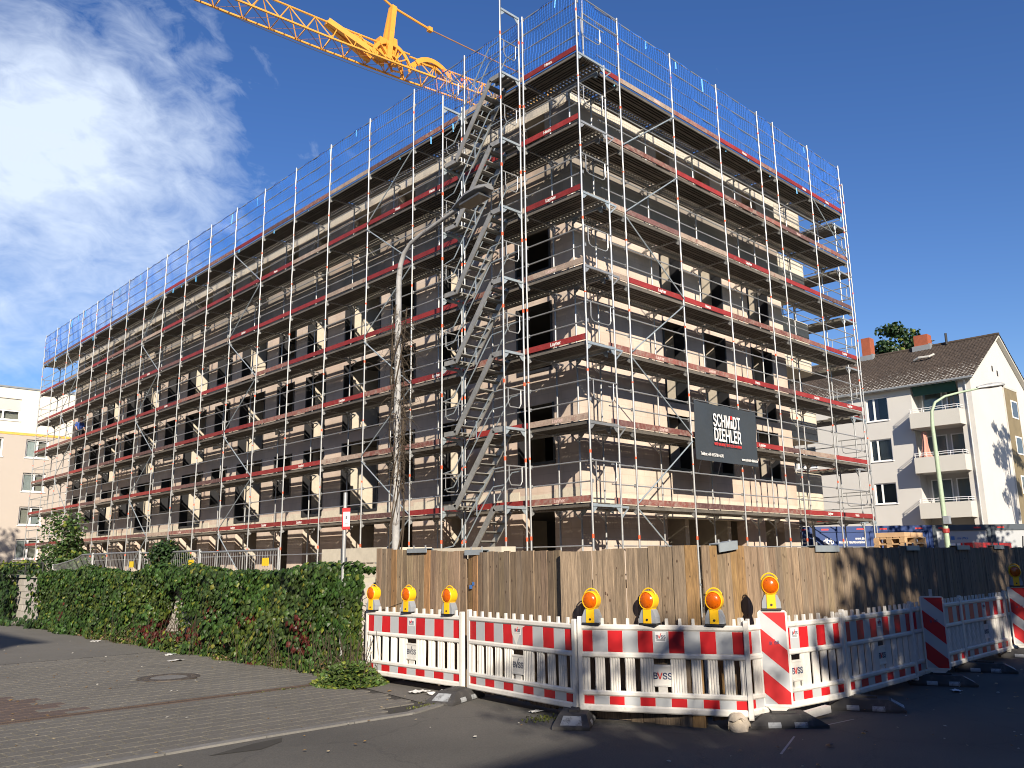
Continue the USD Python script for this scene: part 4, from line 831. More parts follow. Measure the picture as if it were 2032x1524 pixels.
# ------------------------------------------------------------------ mesh site fences on the wall line
def mesh_fence(label, x, y0, y1, z0, z1, lean=0.0, bent=False, plate=None):
    t = thing('mesh_fence', label, 'mesh fence', (x, y0, 0)); L = y1 - y0
    m = MB(); q = lambda u, z: (lean * (z - z0), u, z)
    sag = (lambda u: z1 - .34 * max(0, (u / L - .25)) ** .6) if bent else (lambda u: z1)
    m.tube(q(0, z0), q(0, z1 + .04), .022, 8); m.tube(q(L, z0), q(L, sag(L) + .04), .022, 8); m.build(t, 'end_post', 'galvanized')
    m = MB(); us = np.linspace(0, L, 9); m.path([q(u, sag(u)) for u in us], .021, 6); m.path([q(u, z0 + .12) for u in us], .021, 6); m.path([q(u, (sag(u) + z0) / 2 + .1) for u in us], .008, 5); m.build(t, 'rail', 'galvanized')
    m = MB()
    for u in np.arange(.1, L, .105): m.tube(q(u, z0 + .1), q(u, sag(u)), .0042, 4, cap=False)
    m.build(t, 'wire_mesh', 'galvanized', kind='stuff')
    m = MB(); m.bx(-.1, .1, -.3, .3, z0 - .1, z0 + .04); m.build(t, 'foot', 'concrete_grey')
    if plate is not None:
        m = MB(); m.bx(-.03, -.022, plate - .13, plate + .13, 1.63, 1.78); m.build(t, 'yellow_sign', 'sign_yellow')
mesh_fence('mesh fence panel nearest the concrete slabs, with a yellow sign and a leaning end post', -7.28, 1.56, 5.02, .12, 1.93, plate=.45)
mesh_fence('mesh fence panel beside the bush, yellow sign next to its right hand post', -7.28, 5.08, 8.5, .12, 1.97, plate=.35)
mesh_fence('mesh fence panel left of the bush, yellow sign at its right end', -7.28, 8.56, 12.0, .12, 2.0, plate=.45)
mesh_fence('bent and sagging mesh fence panel at the left end of the row', -7.28, 12.06, 15.6, .12, 2.0, bent=True)
rl = thing('railing', 'dark bent railing above the shaded wall at the far left', 'railing', (-7.5, 15.8, 0))
m = MB()
for k in range(9): m.tube((0, 1.9 * k, 1.3), (0, 1.9 * k, 1.82 - .02 * (k % 3)), .02, 6)
m.path([(0, 1.9 * k, 1.8 - .02 * (k % 3)) for k in range(9)], .022, 6); m.path([(0, 1.9 * k, 1.56) for k in range(9)], .014, 6); m.build(rl, 'bars', 'membrane_black')

# concrete slabs stacked behind the fence
for k in range(7):
    tag(MB().bx(-7.15 + .02 * (k % 2), -6.2, -1.75 + .03 * ((k * 5) % 3), .22 - .025 * (k % 3), .08 + .262 * k + .012, .08 + .262 * (k + 1) - .008).build(None, 'concrete_slab', 'concrete_pale' if k > 4 else 'concrete'),
        'pale concrete slab, ' + ['at the bottom of', 'second from below in', 'third from below in', 'fourth from below in', 'third from the top of', 'second from the top of', 'topmost of'][k] + ' the stack behind the plank fence', 'concrete slab')
tag(MB().bx(-7.0, -6.72, -4.35, -2.6, 1.62, 1.86).bx(-6.95, -6.77, -4.2, -2.8, .06, 1.62).build(None, 'concrete_beam', 'concrete_pale'), 'pale concrete beam on supports just visible above the plank fence', 'concrete beam')

# ------------------------------------------------------------------ plank hoarding round the corner
def hoarding(label, a, b, h0, h1, material='wood_plank', mix=(), z0=.03, lean=0.0):
    """one panel from a to b; front faces the street. Every plank is a part."""
    a, b = V(*a, 0), V(*b, 0); d = b - a; L = np.linalg.norm(d); t = d / L; nrm = V(t[1], -t[0], 0)
    th_ = thing('hoarding_panel', label, 'plank fence', a); n = max(3, round(L / .133)); pw = L / n
    for i in range(n):
        h = h0 + (h1 - h0) * (i + .5) / n + rng.uniform(-.008, .008); w_ = pw - rng.uniform(.0005, .002); y = rng.uniform(-.005, .005); o = t * (i * pw + .003) + nrm * y
        lx = V(0, 0, 1) + nrm * -lean; tilt = t * rng.uniform(-.006, .006)
        zb = z0 + rng.uniform(-.02, .02); m = MB(); c = .005
        prof = [(0, 0), (w_, 0), (w_, .022 - c * 1.6), (w_ - c, .022), (c, .022), (0, .022 - c * 1.6)]
        m.prism(prof, o + V(0, 0, zb), t, nrm, (lx + tilt) * (h - zb))
        ml = mix[i] if i < len(mix) and mix[i] else material
        p = m.build(th_, 'plank', ml)
        kn = MB()
        for _ in range(rng.randrange(1, 6)):
            u, z, r = rng.uniform(.025, max(.03, w_ - .025)), rng.uniform(.5, h - .08), rng.uniform(.006, .014)
            c0 = o + t * u + nrm * .0222 + lx * z; kn.prism([(r * .8 * math.cos(q), r * 1.5 * math.sin(q)) for q in np.linspace(0, 2 * math.pi, 8, endpoint=False)], c0, t, lx, nrm * .0008)
        if kn.n: kn.build(p, 'knot', 'knot', kind='stuff')
    for z in (.35, 1.35):
        m = MB(); m.obx(-nrm * .05 + V(0, 0, z) + t * .02, d - t * .04, nrm * .045, V(0, 0, .09)); m.build(th_, 'back_rail', 'wood_grey')
    m = MB(); m.obx(-nrm * .14 + t * (L - .12), t * .09, nrm * .08, V(0, 0, min(h0, h1) - .1)); m.build(th_, 'post', 'wood_grey')
    return th_
O, G = 'wood_orange', 'wood_grey'
hoarding('plank fence panel at the left end, beside the creeper hedge', (-7.68, -2.28), (-7.70, -4.42), 1.87, 1.79, mix=(None, G, None, O, None, None, None, None, None, O))
hoarding('plank fence panel second from the left, with blue tape on its first plank', (-7.69, -4.44), (-8.075, -6.52), 1.78, 1.765, mix=(O, O, None, G, None, G, None, G, None, G))
hoarding('weathered grey plank fence panel standing in front of its neighbours at the corner', (-8.155, -6.57), (-7.735, -8.12), 1.745, 1.80, material=G, mix=(None,) * 11 + (O,), z0=-.005)
hoarding('plank fence panel with wide grained boards just right of the corner gap', (-7.62, -8.12), (-5.692, -8.17), 1.79, 1.765, mix=(None, O, None, None, O, O, None, None, None, G, None, G), lean=.012)
xx = -5.70
for i, w_ in enumerate((2.0, 2.0, 2.0, 2.0, 2.0, 2.4, 2.4, 2.4)):
    lab = ['panel under the dappled shade right of the first beacon', 'panel behind the second white barrier of the right row', 'panel behind the middle beacon', 'panel left of the far right warning lamp', 'panel behind the far right beacon', 'panel beyond the far right beacon', 'panel next but one beyond the far right beacon', 'panel farthest along the right hand street'][i]
    hoarding('dark weathered plank fence ' + lab, (xx, -8.17 + .012 * i), (xx + w_ - .002, -8.165 + .012 * i), 1.765, 1.77 + .012 * i, material=G, mix=(None, 'wood_plank') * 4); xx += w_
def clamp(label, c, ln, ang, hgt=.07, roll=0.0, z=1.79):
    t = thing('fence_bracket', label, 'metal bracket', (c[0], c[1], 0), ang)
    m = MB(); A = V(1, 0, roll); m.obx(V(-ln / 2, -.047, z - hgt) - V(0, 0, roll * 0), A * ln, (0, .012, 0), (0, 0, hgt)); m.obx(V(-ln / 2, -.047, z), A * ln, (0, .13, 0), (0, 0, .008)); m.obx(V(-ln / 2, .071, z - hgt), A * ln, (0, .012, 0), (0, 0, hgt)); m.build(t, 'folded_sheet', 'zinc_sheet')
    m = MB(); m.tube((-ln * .3, .01, z), (-ln * .3, .01, z + .05), .012, 6); m.tube((ln * .3, .01, z), (ln * .3, .01, z + .05), .012, 6); m.build(t, 'bolt', 'galvanized', kind='stuff')
clamp('grey sheet metal bracket over the top of the first plank panel beside the street lamp', (-7.70, -3.35), .46, -math.pi / 2, .055, z=1.845)
clamp('grey sheet metal bracket joining the first and second plank panels below the stairs', (-7.72, -4.62), .36, -math.pi / 2, .06, z=1.80)
clamp('tilted grey sheet metal bracket on the plank fence below the banner', (-7.20, -8.13), .36, 0, .085, .09, z=1.80)
clamp('grey sheet metal bracket on the fence top in front of the blue containers', (-5.0, -8.17), .62, 0, .07, z=1.785)
clamp('grey sheet metal bracket on the fence top in front of the pallets', (-2.3, -8.16), .46, 0, .06, z=1.79)
clamp('grey sheet metal bracket on the fence top left of the green lamp post', (-.2, -8.15), .55, 0, .06, z=1.80)
clamp('grey sheet metal bracket on the fence top right of the green lamp post', (1.6, -8.14), .5, 0, .06, z=1.81)
bt = thing('blue_tape', 'two scraps of blue tape stuck on the plank fence', 'tape', (-7.715, -4.52, 0))
MB().bx(-.034, -.028, -.05, 0, 1.30, 1.35).build(bt, 'scrap', 'letter_blue'); MB().bx(-.034, -.028, -.10, -.055, 1.345, 1.39).build(bt, 'scrap', 'letter_blue')

# ------------------------------------------------------------------ red and white barriers
def logo(parent, o, a, nrm, h, colour=True, tick=True):
    """the four letters with the long tick through the V"""
    a, nrm = V(*a), V(*nrm); Z = V(0, 0, 1); c1 = 'letter_navy' if colour else 'letter_grey'; c2 = 'letter_red' if colour else 'letter_grey'
    wB, wV, wS = (wd(t, h, .95) for t in ('B', 'V', 'SS')); tot = wB + wV + wS + .02 * h
    x0 = -tot / 2
    text_on(parent, 'B', h, V(*o) + a * x0, a, Z, nrm, c1, squeeze=.95); text_on(parent, 'V', h, V(*o) + a * (x0 + wB), a, Z, nrm, c2, squeeze=.95); text_on(parent, 'SS', h, V(*o) + a * (x0 + wB + wV), a, Z, nrm, c1, squeeze=.95)
    if tick:
        m = MB(); p = V(*o) + a * (x0 + wB + wV * .5) + nrm * .0016; m.bar(p + Z * h * .1, p + a * wV * .75 + Z * h * 1.65, h * .2, .003, nrm); m.build(parent, 'tick', c2)
def barrier(label, a, b, z0, colour=True, tick=True, group=None, sticker=True, tear=None):
    """plastic safety barrier from a (left end) to b, front towards the street"""
    a, b = V(*a, 0), V(*b, 0); d = b - a; L = np.linalg.norm(d); t = d / L; nf = V(t[1], -t[0], 0); Z = V(0, 0, 1)
    th_ = thing('safety_barrier', label, 'barrier', (a[0], a[1], z0), group=group)
    Q = lambda u, n_, z: t * u + nf * n_ + Z * z
    m = MB(); box = lambda u0, u1, za, zb, n0=-.022, n1=.022: m.obx(Q(u0, n0, za), t * (u1 - u0), nf * (n1 - n0), Z * (zb - za))
    for za, zb in ((0, .062), (.155, .205), (.535, .585), (.815, .87)):
        m.prism([(-.026, za + .01), (-.018, za), (.018, za), (.027, za + .012), (.027, zb - .012), (.018, zb), (-.018, zb), (-.026, zb - .01)], Q(.045, 0, 0), nf, Z, t * (L - .09))
    box(.045, L - .045, .062, .155, -.012, .010); box(.045, L - .045, .585, .815, -.012, .010)
    m.build(th_, 'frame', 'plastic_white')
    for u in (0.0, L - .046):
        m = MB(); o = .006 if u else -.004
        m.prism([(-.024, .006), (.024 + o, .006), (.028 + o, .02), (.028 + o, .93), (.02 + o, .95), (-.018, .95), (-.024, .94)], Q(u, 0, -.03 if u else 0), nf, Z, t * .046); m.build(th_, 'end_post', 'plastic_white')
    nt = 12; broken = rng.randrange(nt) if rng.random() < .5 else -1
    for k in range(nt):
        u = .10 + (L - .2) * (k + .25) / (nt - .5); hh = .02 if k == broken else .066
        m = MB(); m.prism([(-.016, 0), (.016, 0), (.014, hh), (-.014, hh)], Q(u, -.014, .868), t, Z, nf * .028); m.build(th_, 'tooth', 'plastic_white')
    un = (L - .10) / 10.4; edges = [.05]
    for k in range(11): edges.append(edges[-1] + un * (.7 if k in (0, 10) else 1.0))
    for za, zb in ((.592, .808), (.068, .15)):
        for k in range(11):
            m = MB(); m.obx(Q(edges[k] + .002, .0102, za), t * (edges[k + 1] - edges[k] - .004), nf * .0018, Z * (zb - za)); m.build(th_, 'red_field' if k % 2 == 0 else 'grey_field', 'reflect_red' if k % 2 == 0 else 'reflect_grey')
    cen = (edges[5] + edges[6]) / 2; pw = un * .86
    def slat(u0, u1, za, zb):
        s_ = MB(); s_.obx(Q(u0, -.008, za), t * (u1 - u0), nf * .012, Z * (zb - za)); n = max(1, int((u1 - u0) / .026))
        for q in range(n):
            c = u0 + (u1 - u0) * (q + .5) / n; s_.prism([(-.009, 0), (.009, 0), (.004, .013), (-.004, .013)], Q(c, .004, za), t, nf, Z * (zb - za))
        s_.build(th_, 'slat', 'plastic_white')
    for sg in (0, 1):
        s0, s1 = (.045, cen - pw - .0) if sg == 0 else (cen + pw, L - .045); w4 = (s1 - s0) / 4.55
        at = s0
        for q in range(5):
            ww = w4 * (.5 if (q == 0 and sg == 0) or (q == 4 and sg == 1) else .68); ww = min(ww, s1 - at)
            if ww > .01: slat(at, at + ww, .203, .537)
            at += ww + w4 * .36
    for u0, u1 in ((cen - pw, cen - pw * .62), (cen + pw * .62, cen + pw)): slat(u0, u1, .203, .537)
    m = MB(); box(cen - pw * .62, cen + pw * .62, .455, .475, -.012, .016); box(cen - pw * .62, cen + pw * .62, .278, .455, -.012, .010); box(cen - pw * .62, cen + pw * .62, .262, .28, -.012, .016); box(cen - pw * .34, cen + pw * .34, .203, .263, -.008, .006)
    pl = m.build(th_, 'name_plate', 'plastic_white')
    logo(pl, Q(cen, .0105, .335), t, nf, .062, colour, tick)
    if sticker:
        m = MB(); m.obx(Q(cen - un * .36, .0122, .70), t * un * .72, nf * .0008, Z * .10); sk = m.build(th_, 'sticker', 'sticker_white'); logo(sk, Q(cen, .0132, .735), t, nf, .032, True, True)
        m = MB()
        for z_ in (.722, .711): m.obx(Q(cen - un * .27, .0131, z_), t * un * .54, nf * .0005, Z * .006)
        m.build(sk, 'small_print', 'letter_grey')
    return th_
GB = 'safety barriers round the site corner'
B = [('white barrier with red stripes at the left end, beside the creeper hedge', (-8.10, -2.66), (-8.09, -4.80), .11, False, True),
     ('white barrier with red stripes second from the left, logo plate in grey, torn stripe', (-8.11, -4.92), (-8.335, -6.955), .115, False, True),
     ('white barrier with red stripes in the middle, with a navy and red logo plate', (-8.335, -6.975), (-7.53, -8.545), .115, True, False),
     ('sunlit white barrier just right of and partly behind the first beacon', (-7.55, -8.46), (-5.74, -8.64), .11, True, False),
     ('shaded white barrier between the first and the middle beacon', (-5.70, -8.64), (-3.68, -8.60), .11, True, False),
     ('shaded white barrier partly hidden by the middle beacon', (-3.60, -8.57), (-1.57, -8.49), .11, False, False),
     ('shaded white barrier left of the far right beacon', (-1.53, -8.48), (.60, -8.43), .11, False, False),
     ('white barrier cut off by the right edge of the picture', (.70, -8.42), (2.75, -8.38), .11, False, False)]
for lab, a, b, z0, col, tick in B: barrier(lab, a, b, z0, col, tick, group=GB)
c_ = MB()   # the torn corner of the second barrier's stripe
bd = (V(-8.335, -6.955, 0) - V(-8.11, -4.92, 0)); bd /= np.linalg.norm(bd); bn_ = V(bd[1], -bd[0], 0)
c_.prism([(.92, .70), (1.0, .585), (1.10, .775), (1.17, .806), (.905, .808)], V(-8.11, -4.92, .115) + bn_ * .0126, bd, (0, 0, 1), bn_ * .001)
tag(c_.build(None, 'torn_flap', 'plastic_white'), 'torn white flap on the red stripe of the second barrier from the left', 'torn flap')

# ------------------------------------------------------------------ warning lamps
def warning_lamp(label, loc, ang, group=None):
    t = thing('warning_lamp', label, 'warning lamp', loc, ang, group=group)   # faces local -y
    m = MB(); m.prism([(-.098, 0), (.098, 0), (.098, .02), (-.098, .02)], (0, -.055, 0), (1, 0, 0), (0, 0, 1), (0, .11, 0)); m.build(t, 'foot_plate', 'lamp_black')
    m = MB(); m.prism([(-.045, .02), (.045, .02), (.043, .16), (-.043, .16)], (0, -.060, 0), (1, 0, 0), (0, 0, 1), (0, .12, 0)); m.build(t, 'housing', 'lamp_yellow')
    for sg in (-1, 1):
        m = MB(); m.prism([(sg * .046, .021), (sg * .095, .021), (sg * .092, .085), (sg * .066, .15), (sg * .046, .165)], (0, -.052, 0), (1, 0, 0), (0, 0, 1), (0, .104, 0)); m.build(t, 'battery_case', 'lamp_grey')
    m = MB()
    n = 28; tt = np.arange(n) * 2 * math.pi / n; R0, R1 = .082, .098; cz = .248
    prof = [(R0, -.058), (R0 + .006, -.066), (R1 - .004, -.060), (R1, -.05), (R1, .05), (R1 - .004, .06), (R0 + .006, .066), (R0, .058)]
    vv = [(r * math.cos(q) * .92, y, cz + r * math.sin(q)) for r, y in prof for q in tt]; k = len(prof)
    m.add(vv, [(a * n + i, a * n + (i + 1) % n, ((a + 1) % k) * n + (i + 1) % n, ((a + 1) % k) * n + i) for a in range(k) for i in range(n)])
    m.prism([(-.05, .15), (.05, .15), (.062, .185), (-.062, .185)], (0, -.052, 0), (1, 0, 0), (0, 0, 1), (0, .104, 0)); m.build(t, 'lens_ring', 'lamp_yellow', smooth=40)
    for sg in (-1, 1):
        m = MB()
        rr = [(.083, .056), (.068, .072), (.045, .082), (.02, .087), (.0015, .088)]
        vv = [(r * math.cos(q) * .92, sg * y, cz + r * math.sin(q)) for r, y in rr for q in tt]
        m.add(vv, [((a * n + i, a * n + (i + 1) % n, (a + 1) * n + (i + 1) % n, (a + 1) * n + i) if sg < 0 else (a * n + i, (a + 1) * n + i, (a + 1) * n + (i + 1) % n, a * n + (i + 1) % n)) for a in range(4) for i in range(n)])
        ln = m.build(t, 'amber_lens', 'amber_lens', smooth=50)
        m = MB()
        for q in np.linspace(0, math.pi, 7)[:-1]: m.bar((.06 * math.cos(q), sg * .078, cz + .066 * math.sin(q)), (-.06 * math.cos(q), sg * .078, cz - .066 * math.sin(q)), .003, .004, (0, 1, 0))
        m.build(ln, 'prism_rib', 'amber_lens', kind='stuff')
    m = MB(); m.path([(.090 * math.cos(q), 0, cz + .012 + .112 * math.sin(q)) for q in np.linspace(.45, math.pi - .45, 12)], .007, 6); m.build(t, 'carry_handle', 'lamp_yellow', smooth=50)
    m = MB(); m.tube((0, -.0605, .055), (0, -.064, .055), .013, 10); m.build(t, 'lock', 'lamp_black')
    return t
def on_barrier(i, s, off=0.0):
    a, b = V(*B[i][1], 0), V(*B[i][2], 0); d = b - a; p = a + d * s; t = d / np.linalg.norm(d); return (p[0], p[1], B[i][3] + .868 + off), math.atan2(t[1], t[0])
for i, s, dr, lab in ((0, .07, .10, 'yellow warning lamp with amber lens at the far left, nearest the creeper hedge'), (0, .46, .12, 'yellow warning lamp in the middle of the left hand barrier'), (0, .87, .1, 'yellow warning lamp at the right end of the left hand barrier'),
                      (2, .09, -.12, 'yellow warning lamp at the left end of the middle barrier'), (2, .44, -.3, 'yellow warning lamp at the centre of the middle barrier'), (2, .82, -.08, 'yellow warning lamp at the right end of the middle barrier, next to the first beacon')):
    p, a = on_barrier(i, s); warning_lamp(lab, p, a + dr)

# ------------------------------------------------------------------ striped beacons and rubber feet
def beacon(label, x, y, ang, lamp=None):
    t = thing('beacon', label, 'traffic beacon', (x, y, 0), ang)
    w_, z0, z1 = .145, .20, 1.12
    m = MB(); c = .02
    m.prism([(-w_, z0), (-w_ + c, z0 - c), (w_ - c, z0 - c), (w_, z0), (w_, z1 - c), (w_ - c, z1), (-w_ + c, z1), (-w_, z1 - c)], (0, -.028, 0), (1, 0, 0), (0, 0, 1), (0, .056, 0)); m.build(t, 'panel', 'plastic_white')
    m = MB(); m.prism([(-w_ * .75, z0 - .02), (-.03, .10), (.03, .10), (w_ * .75, z0 - .02)], (0, -.022, 0), (1, 0, 0), (0, 0, 1), (0, .044, 0)); m.bx(-.02, .02, -.02, .02, .02, .1); m.build(t, 'foot', 'plastic_white')
    i = .018; xa, xb, za, zb = -w_ + i, w_ - i, z0 + .005, z1 - i; h = (zb - za) / 3.45; run = .235
    from shapely.geometry import Polygon, box as sbox
    fr = sbox(xa, za, xb, zb); m = MB(); m.obx((xa, -.0286, za), (xb - xa, 0, 0), (0, .0006, 0), (0, 0, zb - za)); m.build(t, 'grey_field', 'reflect_grey')
    for k in range(4):
        zt = zb - k * 2 * h * .78 + .02
        pl = Polygon([(xa - .01, zt + run * 1.0), (xb + .01, zt), (xb + .01, zt - h * .86), (xa - .01, zt - h * .86 + run)]).intersection(fr)
        if pl.is_empty or pl.area < 1e-4: continue
        pts = list(pl.exterior.coords)[:-1]; m = MB(); m.prism(pts, (0, -.0300, 0), (1, 0, 0), (0, 0, 1), (0, .0012, 0)); m.build(t, 'red_stripe', 'reflect_red')
    lg = sub(t, 'emblem'); logo(lg, V(0, -.0302, z1 - .335), V(1, 0, .12), (0, -1, 0), .03, True, True)
    if lamp: warning_lamp(lamp, (x, y, z1 + .002), ang)
    else:
        m = MB(); m.bx(-.02, .02, -.006, .006, z1, z1 + .09); m.build(t, 'lamp_socket', 'steel_grey')
beacon('red and white striped beacon at the corner carrying a lamp, nearest the camera', -7.15, -8.60, -.98, 'yellow warning lamp with a bright glint standing on the nearest striped beacon')
beacon('red and white striped beacon without a lamp, in the middle of the shaded barrier row', -3.22, -8.72, -1.18)
beacon('red and white striped beacon with a lamp at the right edge of the picture', .82, -8.60, -1.15, 'yellow warning lamp on the far right striped beacon in the shade')
def foot(label, x, y, ang, patches=True):
    t = thing('rubber_foot', label, 'rubber foot', (x, y, -.002), ang); L, w_, h = .80, .38, .125; m = MB()
    vv = []; 
    for z, l, ww in ((0, L / 2, w_ / 2), (.03, L / 2, w_ / 2), (h, L / 2 - .17, w_ / 2 - .05)): vv += [(-l, -ww, z), (l, -ww, z), (l, ww, z), (-l, ww, z)]
    m.add(vv, [(3, 2, 1, 0)] + [(a * 4 + i, a * 4 + (i + 1) % 4, a * 4 + 4 + (i + 1) % 4, a * 4 + 4 + i) for a in range(2) for i in range(4)] + [(8, 9, 10, 11)]); m.build(t, 'body', 'rubber')
    m = MB(); m.bx(-.12, .12, -.05, .05, h, h + .02); m.build(t, 'socket', 'rubber')
    if patches:
        for s_ in (-1, 1):
            for u0 in (-.2, .06):
                m = MB(); yb, yt = s_ * (w_ / 2 + .001), s_ * (w_ / 2 - .048); m.add([(u0, yb, .01), (u0 + .13, yb, .01), (u0 + .13, yb, .031), (u0, yb, .031), (u0 + .005, yt + s_ * .0015, h - .012), (u0 + .125, yt + s_ * .0015, h - .012)], [(0, 1, 2, 3), (3, 2, 5, 4)] if s_ < 0 else [(3, 2, 1, 0), (4, 5, 2, 3)]); m.build(t, 'reflective_patch', 'rubber_patch')
        for s_ in (-1, 1):
            m = MB(); m.add([(s_ * (L / 2 - .015), -.11, .042), (s_ * (L / 2 - .015), .11, .042), (s_ * (L / 2 - .14), .09, .112), (s_ * (L / 2 - .14), -.09, .112)], [(0, 1, 2, 3)] if s_ > 0 else [(3, 2, 1, 0)]); m.build(t, 'end_patch', 'rubber_patch')
foot('black rubber barrier foot where the first and second barriers meet, on the kerb end', -8.30, -4.90, .35)
foot('dusty rubber barrier foot under the joint of the second and middle barriers', -8.42, -6.98, .62, True)
foot('long rubber foot under the beacon nearest the camera, white patches worn', -7.12, -8.62, -.78)
foot('rubber barrier foot to the right of the first beacon, half in the shade', -5.66, -8.82, -1.15)
foot('rubber foot under the middle beacon in the shade', -3.22, -8.74, -1.1)
foot('rubber barrier foot lying in the shade beyond the middle beacon', -1.5, -8.72, -1.2)
foot('rubber foot under the far right beacon', .82, -8.62, -1.15)
foot('dark rubber foot half covered by weeds under the left end of the first barrier', -8.05, -2.85, .1, False)
rk = trimesh.creation.icosphere(2, .12); rk.vertices *= V(1.15, .8, .8); rk.vertices += (meshkit.noise(np.array(rk.vertices) * 14, 3)[:, None] - .5) * .13
tag(MB().tm(rk, [[1, 0, 0, -7.62], [0, 1, 0, -8.42], [0, 0, 1, .06], [0, 0, 0, 1]]).build(None, 'rock', 'rock', smooth=25), 'pale broken stone lying beside the foot of the nearest beacon', 'stone')
m = MB(); m.bar((-6.93, -8.66, .05), (-6.35, -8.72, .075), .07, .07); tag(m.build(None, 'timber_offcut', 'plastic_white'), 'white painted timber offcut on the road under the sunlit barrier', 'timber')
m = MB(); m.bar((-6.98, -8.78, .015), (-6.78, -8.80, .015), .05, .02); tag(m.build(None, 'white_strip', 'plastic_white'), 'short white strip lying in front of the timber offcut', 'strip')
def scrap(label, x, y, s, seed):
    g = 7; r_ = np.random.default_rng(seed); P = np.array([(i / (g - 1) - .5, j / (g - 1) - .5) for i in range(g) for j in range(g)]); z = .012 + .05 * meshkit.noise(np.c_[P * 5, np.full(len(P), seed)], seed); P += r_.normal(0, .03, P.shape)
    m = MB(); vv = np.c_[x + P[:, 0] * s, y + P[:, 1] * s * .6, z * s * 3]; vv2 = vv - V(0, 0, .003); f = [(i * g + j, (i + 1) * g + j, (i + 1) * g + j + 1, i * g + j + 1) for i in range(g - 1) for j in range(g - 1)]
    m.add(vv, f); m.add(vv2, [q[::-1] for q in f]); tag(m.build(None, 'paper_scrap', 'paper', smooth=60), label, 'litter')
scrap('crumpled white paper on the ground below the first barrier', -8.29, -4.15, .26, 3); scrap('pale flattened paper beside the rubber foot at the kerb end', -8.2, -4.42, .28, 5)
scrap('torn white plastic hanging where the first two barriers meet', -8.16, -4.86, .16, 8); scrap('white scrap of paper under the second barrier', -8.27, -6.25, .15, 11); scrap('small white scrap on the shaded road by the middle beacon', -3.75, -9.1, .16, 14)
scrap('pale scrap of cardboard on the driveway near the creeper', -8.9, 2.05, .25, 21); scrap('white scrap at the foot of the creeper near the red leaves', -8.55, 3.2, .2, 24); scrap('white scrap at the foot of the creeper, farther left', -8.5, 7.5, .2, 27)
lt = thing('fallen_leaves', 'fallen leaves and crumbs scattered over road and driveway', 'leaves', kind='stuff')
n = 420; px = np.r_[nr.uniform(-16, -8.2, 300), nr.uniform(-10, 0, 120)]; py = np.r_[nr.uniform(-7, 8, 300), nr.uniform(-11, -8.7, 120)]
cl = np.array([(.26, .16, .06), (.16, .10, .05), (.36, .30, .20), (.45, .43, .38)])[nr.integers(0, 4, n)]
leaf_mesh(lt, 'leaf_litter', (np.c_[px, py, np.full(n, .022)], np.c_[nr.normal(0, 1, (n, 2)), nr.normal(0, .1, n)], np.c_[nr.normal(0, .12, (n, 2)), np.ones(n)], nr.uniform(.012, .05, n) * (1 + (nr.random(n) < .05)), cl))
sheet('road_patch', [(-11.75, -5.62), (-11.2, -5.42), (-10.9, -5.38), (-11.0, -5.55), (-11.3, -5.72)], .0, 'joint_sand', label='dark wet patch beside the kerb')
for i, pl_ in enumerate(([(-8.3, -9.26), (-7.55, -8.98), (-7.55, -8.96), (-8.31, -9.24)], [(-7.0, -8.92), (-6.35, -9.0), (-6.34, -8.985), (-7.0, -8.9)])): sheet('chalk_line', pl_, .001, 'paint_mark', label='faint pale mark on the road')

sheet('road_patch', [(-11.9, -8.1), (-10.55, -7.75), (-9.4, -7.45), (-8.45, -7.35), (-8.0, -8.4), (-6.0, -9.2), (8, -9.1), (8, -30), (-24, -30), (-24, -10.5)], .0005, 'asphalt_new', label='darker, newer asphalt on the street')
# ------------------------------------------------------------------ neighbouring houses
def window(parent, side, s0, s1, z0, z1, plane, inset=.10, split=.4, fill=None, deep='room_dark', sill=True, fr=.075):
    """framed casement; side 'x': facade facing -x in the plane x = plane, 'y': facing -y in y = plane. s runs along the facade."""
    def bx(m, a, b, c, d, e0, e1):
        return m.bx(plane + e0, plane + e1, a, b, c, d) if side == 'x' else m.bx(a, b, plane + e0, plane + e1, c, d)
    w_ = sub(parent, 'window')
    m = MB(); bx(m, s0, s0 + fr, z0, z1, inset, inset + .07); bx(m, s1 - fr, s1, z0, z1, inset, inset + .07); bx(m, s0 + fr, s1 - fr, z0, z0 + fr, inset, inset + .07); bx(m, s0 + fr, s1 - fr, z1 - fr, z1, inset, inset + .07)
    if split:
        c = s0 + (s1 - s0) * split; bx(m, c - .06, c + .06, z0 + fr, z1 - fr, inset, inset + .07)
    m.build(w_, 'frame', 'window_white')
    m = MB(); bx(m, s0 + .02, s1 - .02, z0 + .02, z1 - .02, inset + .03, inset + .036); m.build(w_, 'pane', 'pane_glass')
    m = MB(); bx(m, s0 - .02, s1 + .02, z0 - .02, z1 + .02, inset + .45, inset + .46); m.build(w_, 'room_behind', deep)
    if fill:
        for f0, f1, g0, g1, ml in fill:
            m = MB(); bx(m, s0 + (s1 - s0) * f0, s0 + (s1 - s0) * f1, z0 + (z1 - z0) * g0, z0 + (z1 - z0) * g1, inset + .12, inset + .13); m.build(w_, 'curtain', ml)
    if sill:
        m = MB(); bx(m, s0 - .06, s1 + .06, z0 - .06, z0 - .003, -.07, inset + .07); m.build(w_, 'sill', 'window_white')
